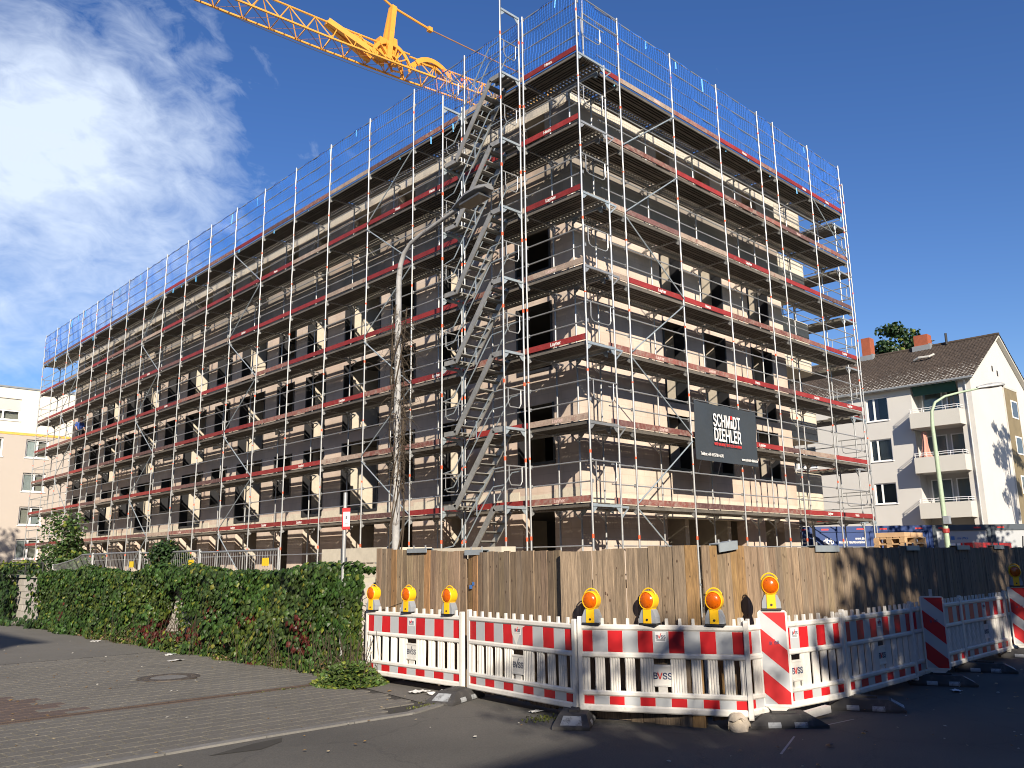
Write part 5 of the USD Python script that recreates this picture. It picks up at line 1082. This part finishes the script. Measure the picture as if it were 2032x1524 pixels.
def wall_with_holes(parent, side, s0, s1, z0, z1, plane, thick, holes, material, name='wall'):
    """a wall with rectangular holes, as one mesh of butted boxes (a grid of the cells that are not holes)"""
    ss = sorted({s0, s1, *[h[0] for h in holes], *[h[1] for h in holes]}); m = MB()
    for a, b in zip(ss[:-1], ss[1:]):
        mid = (a + b) / 2; cut = sorted([(h[2], h[3]) for h in holes if h[0] < mid < h[1]]); at = z0
        for lo, hi in cut + [(z1, z1)]:
            if lo > at + 1e-6:
                m.bx(plane, plane + thick, a, b, at, lo) if side == 'x' else m.bx(a, b, plane, plane + thick, at, lo)
            at = hi
    return m.build(parent, name, material)
wh = thing('apartment_house', 'white rendered apartment house with brown tiled gable roof, red chimneys and three balconies', 'apartment house')
HX, HY, HY1, HX1, EV, RX, RZ = 43.6, 4.9, 31.0, 56.2, 13.25, 49.9, 17.0
holes = []
rows = [(10.95, 12.6), (8.12, 9.65), (5.18, 6.6), (2.3, 3.7)]
wcols = [(10.36, 11.86), (15.9, 17.4), (19.8, 21.0), (24.0, 25.5)]
for z0, z1 in rows:
    for a, b in wcols: holes.append((a, b, z0, z1))
holes.append((5.68, 8.72, 3.0, 13.05))
wall_with_holes(wh, 'x', HY + .302, HY1, 0, EV, HX, .3, holes, 'house_render')
fills = [[(.48, .98, .03, .97, 'curtain_violet')], [(.03, .6, .03, .95, 'curtain'), (.66, .97, .03, .97, 'curtain')], None, None]
for (z0, z1), fl in zip(rows, fills):
    for a, b in wcols: window(wh, 'x', a, b, z0, z1, HX, split=.66, fill=fl)
m = MB(); m.bx(HX + 1.2, HX + 1.3, 5.68, 8.72, 0, EV); m.build(wh, 'loggia_wall', 'house_render')
m = MB(); m.bx(HX + .31, HX + 1.2, 8.72, 8.86, 0, EV); m.bx(HX + .31, HX + 1.2, 5.54, 5.68, 0, EV); m.build(wh, 'loggia_side', 'house_render')
for k, (zb, zt) in enumerate([(10.02, 11.0), (7.02, 8.02), (4.05, 5.02)]):
    m = MB(); y0, y1, xf = 5.45, 8.72, HX - 1.0; pts = [(HX + 1.2, y0 + .24), (HX, y0 + .24), (HX, y0), (xf, y0), (xf, y1 - .1), (xf + .55, y1 + .12), (HX, y1 + .12), (HX, y1 - .02), (HX + 1.2, y1 - .02)]
    m = MB(); m.bx(HX - .0, HX + 1.19, 5.69, 8.71, zb, zb + .15); bal = m.build(wh, 'balcony', 'house_render')
    m = MB(); m.prism([(xf + .1, y0 + .1), (HX - .002, y0 + .1), (HX - .002, y1), (xf + .4, y1), (xf + .1, y1 - .1)], (0, 0, zb), (1, 0, 0), (0, 1, 0), (0, 0, .15)); m.build(bal, 'slab', 'house_render')
    m = MB(); m.bx(xf, xf + .1, y0, y1 - .12, zb - .03, zt); m.bx(xf + .101, HX - .002, y0, y0 + .1, zb - .03, zt); m.prism([(xf, y1 - .12), (xf + .1, y1 - .12), (HX - .002, y1 + .1), (HX - .002, y1 + .2)], (0, 0, zb - .03), (1, 0, 0), (0, 1, 0), (0, 0, zt - zb + .03)); m.build(bal, 'parapet', 'house_parapet')
    m = MB()
    for dz in (.14, .27): m.path([(HX - .05, y0 + .05, zt + dz), (xf + .03, y0 + .03, zt + dz), (xf + .03, y1 - .14, zt + dz), (HX - .05, y1 + .14, zt + dz)], .022, 5)
    for y_ in np.linspace(y0 + .1, y1 - .2, 5): m.tube((xf + .03, y_, zt), (xf + .03, y_, zt + .27), .016, 5)
    m.build(bal, 'railing', 'window_white')
    window(wh, 'x', 5.72, 6.85, zb + .17, zb + 2.62, HX + .98, inset=.1, split=0, sill=False); window(wh, 'x', 7.1, 8.45, zb + .17, zb + 2.62, HX + .98, inset=.1, split=0, sill=False)
m = MB(); m.obx((HX - .1, 5.8, 12.95), (.05, 0, 0), (0, 2.8, 0), (.25, 0, -.62)); m.build(wh, 'awning', 'awning_green')
for sg in (1,):   # gable end facing the right-hand street
    m = MB(); m.prism([(HX, 0), (HX1, 0), (HX1, EV), (RX, RZ - .2), (HX, EV)], (0, HY, 0), (1, 0, 0), (0, 0, 1), (0, .3, 0)); m.build(wh, 'gable_wall', 'house_render')
m = MB(); m.bx(HX1 - .3, HX1, HY + .31, HY1, 0, EV); m.build(wh, 'wall', 'house_render')
for x_, z_ in ((48.35, 14.15), (49.35, 13.95)):
    m = MB(); m.bx(x_, x_ + .28, HY - .012, HY - .002, z_, z_ + .4); m.build(wh, 'vent_opening', 'room_dark')
m = MB(); m.bx(50.3, 53.2, HY - .03, HY - .001, .5, 13.25); st_ = m.build(wh, 'stair_bay', 'stair_brown')
for z_ in (3.0, 5.8, 8.6, 11.2):
    m = MB(); m.bx(51.5, 52.9, HY - .06, HY - .031, z_, z_ + 1.3); f_ = m.build(st_, 'window_frame', 'window_white'); m = MB(); m.bx(51.6, 52.8, HY - .07, HY - .061, z_ + .1, z_ + 1.2); m.build(f_, 'pane', 'lamp_glass')
m = MB(); m.bx(50.1, 50.29, HY - .05, HY - .001, .5, 13.4); m.bx(50.1, 53.3, HY - .05, HY - .001, 13.26, 13.42); m.build(wh, 'stair_surround', 'sill_stone')
m = MB(); m.path([(HX - .35, 5.2, 13.1), (HX - .12, 5.2, 12.75), (HX - .07, 5.2, 12.5), (HX - .07, 5.2, 0)], .05, 8); m.build(wh, 'downpipe', 'steel_grey', smooth=50)
# tiled roof: rows that overlap, each row a wave of pantiles
sl_ = math.atan2(RZ - EV, RX - HX); cs, sn = math.cos(sl_), math.sin(sl_)
def tiled(parent, x_low, dirx):
    Ls = (RX - HX) / cs + .45; nrows = 24; ncol = 110; pit = (HY1 + .4 - (HY - .35)) / ncol; m = MB(); us = np.arange(ncol * 3 + 1) / 3.0
    for r in range(nrows):
        a, b = Ls * r / nrows - .45, Ls * (r + 1) / nrows - .45 + .05
        wv = .02 * np.cos(us * 2 * math.pi) + .012 * nr.normal(0, .6, len(us)); yy = HY - .35 + us * pit
        lo = np.c_[x_low + dirx * (a * cs), np.zeros(1)]
        pl = np.stack([x_low + dirx * (a * cs - (wv + .055) * sn), yy, EV + a * sn + (wv + .055) * cs], 1); ph = np.stack([x_low + dirx * (b * cs - wv * .6 * sn), yy, EV + b * sn + wv * .6 * cs], 1)
        pe = pl - V(0, 0, .05); n = len(us); i = np.arange(n - 1); f = np.vstack([np.stack([i, i + 1, i + 1 + n, i + n], 1), np.stack([i + 2 * n, i + 1 + 2 * n, i + 1, i], 1)])
        m.add(np.vstack([pl, ph, pe]), f if dirx < 0 else f[:, ::-1])
    return m.build(parent, 'tile_field', 'roof_tile', kind='stuff')
m = MB()
for pp in ([(HX - .42, EV - .23), (RX, RZ - .02), (RX, RZ - .15), (HX - .42, EV - .36)], [(HX1 + .42, EV - .23), (RX, RZ - .02), (RX, RZ - .15), (HX1 + .42, EV - .36)]): m.prism(pp, (0, HY - .30, 0), (1, 0, 0), (0, 0, 1), (0, HY1 + .6 - HY, 0))
rf = m.build(wh, 'roof', 'house_parapet')
tiled(rf, HX, 1); tiled(rf, HX1, -1)
m = MB()
for i in range(72): m.tube((RX, HY - .33 + i * .37, RZ + .03), (RX, HY - .33 + i * .37 + .4, RZ + .05), .13, 8)
m.build(rf, 'ridge_tiles', 'roof_tile', kind='stuff')
m = MB(); m.bx(HX - .55, HX - .42, HY - .3, HY1, EV - .3, EV - .18); m.build(wh, 'gutter', 'lead_grey')
for yc, w0, w1, zt in ((13.9, .68, .7, 18.55), (9.75, 1.0, .8, 17.95)):
    m = MB(); m.bx(RX - .45, RX + .35, yc - w0 / 2, yc + w0 / 2, RZ - .6, zt); c0 = m.build(rf, 'chimney', 'chimney_brick')
    m = MB(); m.bx(RX - .55, RX - .46, yc - w0 / 2 - .15, yc + w0 / 2 + .15, RZ - .55, RZ + .12); m.bx(RX - .46, RX + .4, yc - w0 / 2 - .15, yc - w0 / 2 - .01, RZ - .4, RZ + .2); m.build(c0, 'flashing', 'lead_grey')
m = MB(); m.tube((RX - .3, 8.0, RZ - .1), (RX - .3, 8.0, RZ + .75), .09, 8); m.build(rf, 'vent_pipe', 'membrane_black')
m = MB(); m.path([(RX - 2.6, 9.6, RZ - 1.4), (RX - 2.75, 9.2, RZ - 1.28), (RX - 2.7, 8.5, RZ - 1.3), (RX - 2.5, 8.2, RZ - 1.15)], .08, 6); m.build(rf, 'roof_hatch', 'sill_stone')
um = thing('parasol', 'closed pink parasol standing on the middle balcony of the white house', 'parasol', (HX - .45, 8.0, 7.2))
m = MB(); m.tube((0, 0, 0), (.05, 0, 2.3), .03, 6); m.build(um, 'pole', 'steel_grey')
m = MB(); k = 12; prof = [(.55, .26), (.8, .36), (1.1, .24), (1.6, .15), (2.1, .13), (2.45, .15), (2.6, .05)]; vv = [(.05 * z / 2 + r * (1 + .25 * (-1) ** i) * math.cos(i * 2 * math.pi / k), r * (1 + .25 * (-1) ** i) * math.sin(i * 2 * math.pi / k), z) for z, r in prof for i in range(k)]
m.add(vv, [(a * k + i, a * k + (i + 1) % k, (a + 1) * k + (i + 1) % k, (a + 1) * k + i) for a in range(6) for i in range(k)]); m.build(um, 'folded_canopy', 'umbrella_pink', smooth=60)

lh_ = thing('apartment_block', 'flat roofed apartment block far left, cream top floor, yellow line, beige storeys below', 'apartment block')
LY = 57.0; holes = []; lrows = [(2.3, 3.75), (4.75, 6.1), (7.2, 8.6), (9.72, 11.1)]; lcols = [(-10.5, -9.0), (-7.2, -5.7), (-3.8, -2.3), (-1.4, .05), (1.55, 3.1), (4.6, 5.9), (8.2, 9.6), (11.5, 13.0)]
for z0, z1 in lrows:
    for a, b in lcols: holes.append((a, b, z0, z1))
wall_with_holes(lh_, 'y', -32, 24, 0, 11.38, LY, .35, holes, 'block_beige')
tc_ = [(-9.6, -7.4), (-5.3, -3.4), (-1.3, .95), (5.2, 6.8), (9.0, 10.6)]
wall_with_holes(lh_, 'y', -32, 24, 11.55, 14.85, LY - .05, .35, [(a, b, 12.42, 14.05) for a, b in tc_], 'block_cream')
m = MB(); m.bx(-32, 24, LY - .03, LY + .35, 11.38, 11.55); m.build(lh_, 'yellow_stripe', 'stripe_yellow')
m = MB(); m.bx(-32.1, 24.1, LY - .12, LY + .5, 14.85, 14.98); m.build(lh_, 'roof_edge', 'lead_grey')
m = MB(); m.bx(-32, 24, LY + .36, LY + 12, 0, 14.84); m.build(lh_, 'body', 'block_beige')
for z0, z1 in lrows:
    for a, b in lcols: window(lh_, 'y', a, b, z0, z1, LY, inset=.14, split=.52, fill=[(.05, .5, .04, .96, 'curtain')] if rng.random() < .6 else [(.5, .97, .04, .6, 'curtain')], fr=.10)
for a, b in tc_:
    window(lh_, 'y', a, b, 12.42, 13.2, LY - .05, inset=.12, split=.5, fr=.10)
    m = MB(); m.bx(a, b, LY + .04, LY + .1, 13.2, 14.05); m.build(lh_, 'roller_shutter', 'house_parapet')

# ------------------------------------------------------------------ site containers and pallets on the right
f2, r2 = V(.6917, .7222, 0), V(.7222, -.6917, 0)
def container(label, lat, depth, w_, h, z0, body, frame, kind):
    o = V(CAM[0], CAM[1], 0) + f2 * depth + r2 * lat; t = thing('site_container', label, 'container', (o[0], o[1], z0)); Z = V(0, 0, 1)
    Q = lambda u, n_, z: r2 * u + f2 * n_ + Z * z
    m = MB(); m.obx(Q(.04, .04, .1), r2 * (w_ - .08), f2 * 5.9, Z * (h - .2)); m.build(t, 'body', body)
    m = MB()
    for u in (0, w_ - .16): m.obx(Q(u, 0, 0), r2 * .16, f2 * .16, Z * h)
    m.obx(Q(.16, 0, h - .24), r2 * (w_ - .32), f2 * .12, Z * .24); m.obx(Q(.16, 0, 0), r2 * (w_ - .32), f2 * .12, Z * .16); m.obx(Q(0, .161, h - .1), r2 * w_, f2 * 5.8, Z * .1); m.build(t, 'frame', frame)
    for u in (.25, w_ - .7):
        m = MB(); m.obx(Q(u, -.004, h - .155), r2 * .3, f2 * .004, Z * .06); m.build(t, 'red_label', 'letter_red')
    if kind == 'blue':
        for k, (s_, u, z, hh) in enumerate((('dbb', .30, h - .72, .22), ('mobiler raum', .95, h - .70, .10), ('www.dbb', 1.65, h - .55, .09), ('container', 1.62, h - .70, .09))): text_on(t, s_, hh, Q(u, .036, z), r2, Z, -f2, 'letter_white', squeeze=.8)
        m = MB(); m.obx(Q(.2, .03, .3), r2 * (w_ - .4), f2 * .008, Z * (h - 1.35)); m.build(t, 'roller_door', 'container_grey')
        for q in range(6):
            m = MB(); m.obx(Q(.3 + .34 * q, .024, .35), r2 * .06, f2 * .006, Z * (h - 1.5)); m.build(t, 'door_rib', 'steel_grey')
    elif kind == 'office':
        m = MB(); m.obx(Q(.7, .02, .9), r2 * 1.1, f2 * .02, Z * 1.0); fr_ = m.build(t, 'window_frame', 'window_white'); m = MB(); m.obx(Q(.82, .012, 1.0), r2 * .86, f2 * .008, Z * .8); m.build(fr_, 'pane', 'lamp_glass')
        m = MB(); m.obx(Q(.75, .034, h - .62), r2 * .15, f2 * .006, Z * .15); m.build(t, 'blue_logo', 'letter_blue')
        text_on(t, 'site office', .09, Q(1.0, .038, h - .60), r2, Z, -f2, 'letter_blue', squeeze=.8)
    else:
        m = MB(); m.path([Q(1.3, .02, h - .5), Q(1.25, .01, h - .9), Q(1.38, .0, h - 1.12), Q(1.6, .0, h - 1.1), Q(1.7, .01, h - .8)], .025, 5); m.build(t, 'hanging_cable', 'cable_black')
        m = MB(); m.obx(Q(1.55, .0, h - .75), r2 * .3, f2 * .04, Z * .26); m.build(t, 'socket_box', 'sill_stone')
for lab, lat, ml, fr_, kd in (('blue site container hidden mostly behind the building corner', 10.15, 'container_blue', 'container_blue', 'blue'), ('blue site container with white lettering behind the scaffold poles', 12.6, 'container_blue', 'container_blue', 'blue'), ('blue site container behind the wooden pallets', 15.05, 'container_blue', 'container_blue', 'blue'),
                              ('grey site office container with a white framed window behind the green lamp post', 17.5, 'container_grey', 'container_slate', 'office'), ('grey container with a hanging black cable right of the lamp post', 19.95, 'container_grey', 'container_slate', 'cable'), ('grey container at the right edge of the picture', 22.4, 'container_grey', 'container_slate', 'plain')):
    container(lab, lat, 35.7, 2.43, 2.66, .24, ml, fr_, kd)
def pallet(label, c, z):
    t = thing('pallet', label, 'pallet', (c[0], c[1], z), -.05)
    for i in range(5):
        m = MB(); m.bx(-.6, .6, -.4 + .165 * i, -.4 + .165 * i + .12, .122, .144); m.build(t, 'board', 'pallet_wood')
    for i in range(3):
        m = MB(); m.bx(-.6 + .5275 * i, -.6 + .5275 * i + .145, -.4, .4, .1, .122); m.build(t, 'board', 'pallet_wood')
        for j in range(3): m = MB(); m.bx(-.6 + .5275 * i, -.6 + .5275 * i + .145, -.4 + .33 * j, -.4 + .33 * j + .14, .022, .1); m.build(t, 'block', 'pallet_wood')
        m = MB(); m.bx(-.6, .6, -.4 + .33 * i, -.4 + .33 * i + .14, 0, .022); m.build(t, 'runner', 'pallet_wood')
PC = (7.12, -4.22)
for k in (11, 12, 13): pallet('wooden pallet, ' + ['topmost of', 'second from the top of', 'lowest seen of'][13 - k] + ' the stack behind the plank fence', PC, .06 + .147 * k)
cs_ = thing('block_stack', 'pack of concrete blocks that carries the wooden pallets', 'concrete blocks', (PC[0], PC[1], 0))
for r in range(8):
    for q in range(3): m = MB(); m.bx(-.6 + .4 * q + .004, -.2 + .4 * q - .004, -.38, .38, .06 + .2 * r + .003, .06 + .2 * (r + 1)); m.build(cs_, 'block', 'concrete_grey')
for i in range(3): tag(MB().bx(PC[0] - .58 + .41 * i, PC[0] - .23 + .41 * i, PC[1] - .36, PC[1] + .36, 2.122, 2.235).build(None, 'timber_pack', 'fresh_wood'), ['left', 'middle', 'right'][i] + ' pale timber pack on the topmost pallet', 'timber')
m = MB(); m.bx(9.4, 12.6, -5.2, -4.9, 1.7, 1.98); m.bx(9.6, 9.7, -5.1, -5.0, .06, 1.7); m.bx(12.3, 12.4, -5.1, -5.0, .06, 1.7); tag(m.build(None, 'red_board', 'reflect_red'), 'red board standing just behind the plank fence at the green lamp post', 'board')

# ------------------------------------------------------------------ trees
def tree(name, label, x, y, base, crown, r, n, size, col, trunk=.2, yellow=.06, clumps=40, gap=.45, cat='tree'):
    t = thing(name, label, cat, (x, y, 0)); c = V(*crown); m = MB()
    m.path([(0, 0, 0), (.05, .03, base * .5), c * V(.6, .6, 0) + V(0, 0, base), c + V(0, 0, r[2] * .5)], trunk, 8, [trunk * 1.3, trunk, trunk * .8, trunk * .3]); m.build(t, 'trunk', 'bark', smooth=60)
    cen = []
    for _ in range(clumps):
        d = nr.normal(0, 1, 3); d /= np.linalg.norm(d); cen.append(c + d * np.array(r) * rng.uniform(.35, 1.0))
    m = MB()
    for q in cen[::2]: m.path([c * V(.6, .6, 0) + V(0, 0, base), (c + q) / 2 + V(0, 0, -.1), q], .04, 4, [trunk * .3, trunk * .16, .012])
    m.build(t, 'limbs', 'bark')
    cr_ = min(r) * gap; k = nr.integers(0, clumps, n); cen = np.array(cen); d = nr.normal(0, 1, (n, 3)); d /= np.linalg.norm(d, axis=1, keepdims=True)
    pos = cen[k] + d * (nr.random((n, 1)) ** .5) * cr_ * (np.array([.7, 1., .8, 1.2])[k % 4])[:, None] * V(1, 1, .6)
    out = pos - c; out /= np.linalg.norm(out, axis=1, keepdims=True)
    leaf_mesh(t, 'crown', (pos, nr.normal(0, .6, (n, 3)) + V(0, 0, -.5), out * .6 + nr.normal(0, .5, (n, 3)) + V(0, 0, .5), nr.uniform(size * .6, size * 1.2, n), greens(n, col, .4, yellow)), 'stuff')
tree('broadleaf_tree', 'dark green tree crown rising behind the roof ridge of the white house', 66, 18.3, 12, (1.6, -.6, 20.9), (3.4, 3.0, 3.0), 6000, .38, (.030, .058, .02), .3, clumps=26)
tree('broadleaf_tree', 'tree at the right edge whose branch tip pokes into the picture beside the white house', 16.9, -9.6, 4.5, (0, 0, 7.6), (3.2, 3.2, 2.6), 7000, .17, (.05, .10, .025), .16, clumps=40)
tree('street_tree', 'street tree behind the camera that shades the right hand plank fence', -9.6, -22.4, 4.2, (.0, .0, 8.4), (4.5, 4.0, 3.6), 17000, .2, (.045, .085, .022), .22, clumps=60, gap=.34)
tree('street_tree', 'thin young street tree behind the camera dappling the middle barrier', -16.7, -21.6, 4.4, (0, 0, 8.0), (1.5, 1.5, 1.1), 900, .13, (.045, .085, .022), .10, clumps=18, gap=.5)
for lab, x0, x1, hh in (('row house across the street behind the camera, throwing shade on the near road', -62, -20.45, 10.42), ('lower row house across the street behind the camera, farther right', -20.4, 34, 9.95)):
    rh = thing('row_house', lab, 'house'); m = MB(); m.bx(x0, x1, -38, -27, 0, hh); m.build(rh, 'walls', 'house_render'); m = MB(); m.bx(x0 - .02, x1 - .02, -38.2, -26.9, hh, hh + .06); m.build(rh, 'flat_roof', 'lead_grey')
    for q in range(int((x1 - x0) / 3.2)):
        for z in (1.2, 4.2, 7.2): m = MB(); m.bx(x0 + 1 + 3.2 * q, x0 + 2.4 + 3.2 * q, -27.0 + .002, -26.97, z, z + 1.5); m.build(rh, 'window', 'lamp_glass')
tree('street_tree', 'street tree farther right along the street, shading the far barriers', -1.2, -23.4, 4.0, (0, 0, 8.4), (5.0, 4.0, 3.8), 14000, .22, (.045, .085, .022), .22, clumps=54, gap=.36)
tree('street_tree', 'street tree at the far right of the street, out of the picture', 9.2, -23.6, 4.0, (0, 0, 8.4), (4.8, 3.4, 4.0), 9000, .24, (.045, .085, .022), .22, clumps=44, gap=.36)
tree('street_tree', 'tree beside the white house throwing branch shadows on its gable', 42.3, -6.6, 8, (0, 0, 13.6), (2.4, 2.4, 3.2), 3000, .22, (.045, .085, .022), .2, clumps=22, gap=.3)
tree('street_tree', 'tree near the left apartment block throwing shade on its wall', -13.2, 36.5, 5, (0, 0, 10.5), (4.6, 4.0, 4.4), 9000, .3, (.04, .075, .02), .25, clumps=34)
hb = thing('corner_house', 'corner house on the near left side of the street, shading the end of the driveway', 'house')
m = MB(); m.bx(-46, -27.2, -20, 24, 0, 15.5); m.build(hb, 'walls', 'house_render')
m = MB(); m.prism([(-46.4, 15.5), (-26.8, 15.5), (-36.5, 19.5)], (0, -20.4, 0), (1, 0, 0), (0, 0, 1), (0, 44.8, 0)); m.build(hb, 'roof', 'roof_tile')

# ------------------------------------------------------------------ the worker on the far end of the scaffold
def person(label, loc, face, joints, colours):
    t = thing('person', label, 'person', loc, face)
    def skin(bones, ml, name):
        M = manifold3d.Manifold()
        for a, b, ra, rb in bones:
            s1 = manifold3d.Manifold.sphere(ra, 16).translate(a); s2 = manifold3d.Manifold.sphere(rb, 16).translate(b); M = M + manifold3d.Manifold.batch_hull([s1, s2])
        M = M.refine_to_length(.05); mm = M.to_mesh(); tmesh = trimesh.Trimesh(mm.vert_properties[:, :3], mm.tri_verts); trimesh.smoothing.filter_taubin(tmesh, iterations=8)
        return MB().tm(tmesh).build(t, name, ml, smooth=True)
    for name, ml, bones in joints: skin(bones, ml, name)
person('worker in blue shirt bending over, high on the far left end of the scaffold', (.75, 42.0, 9.02 + .02), 0.0, [
    ('body', 'skin', [((0, -.1, 1.22), (.02, -.22, 1.36), .055, .05), ((.02, -.25, 1.42), (.02, -.30, 1.53), .085, .088), ((.02, -.36, 1.46), (.02, -.37, 1.45), .045, .03), ((-.22, -.12, 1.05), (-.22, -.32, .86), .042, .036), ((-.22, -.32, .86), (-.21, -.42, .82), .036, .03), ((.24, -.12, 1.05), (.22, -.33, .86), .042, .036), ((.22, -.33, .86), (.21, -.42, .82), .036, .03),
        ((-.21, -.42, .82), (-.235, -.50, .80), .016, .012), ((-.21, -.42, .82), (-.21, -.51, .80), .016, .012), ((-.21, -.42, .82), (-.185, -.50, .80), .016, .012), ((.21, -.42, .82), (.235, -.50, .80), .016, .012), ((.21, -.42, .82), (.21, -.51, .80), .016, .012), ((.21, -.42, .82), (.185, -.50, .80), .016, .012)]),
    ('shirt', 'cloth_blue', [((0, 0, .92), (0, -.08, 1.22), .15, .17), ((-.17, -.09, 1.27), (.17, -.09, 1.27), .08, .08), ((-.19, -.09, 1.26), (-.23, -.12, 1.02), .07, .055), ((.19, -.09, 1.26), (.24, -.12, 1.02), .07, .055)]),
    ('trousers', 'cloth_dark', [((-.08, 0, .9), (.08, 0, .9), .13, .13), ((-.09, 0, .88), (-.1, -.05, .48), .095, .07), ((-.1, -.05, .48), (-.1, .02, .1), .065, .05), ((.09, 0, .88), (.1, -.05, .48), .095, .07), ((.1, -.05, .48), (.1, .02, .1), .065, .05), ((-.1, .03, .05), (-.1, -.13, .035), .045, .035), ((.1, .03, .05), (.1, -.13, .035), .045, .035)]),
    ('hair', 'hair', [((.02, -.24, 1.5), (.02, -.28, 1.58), .082, .078)])], None)
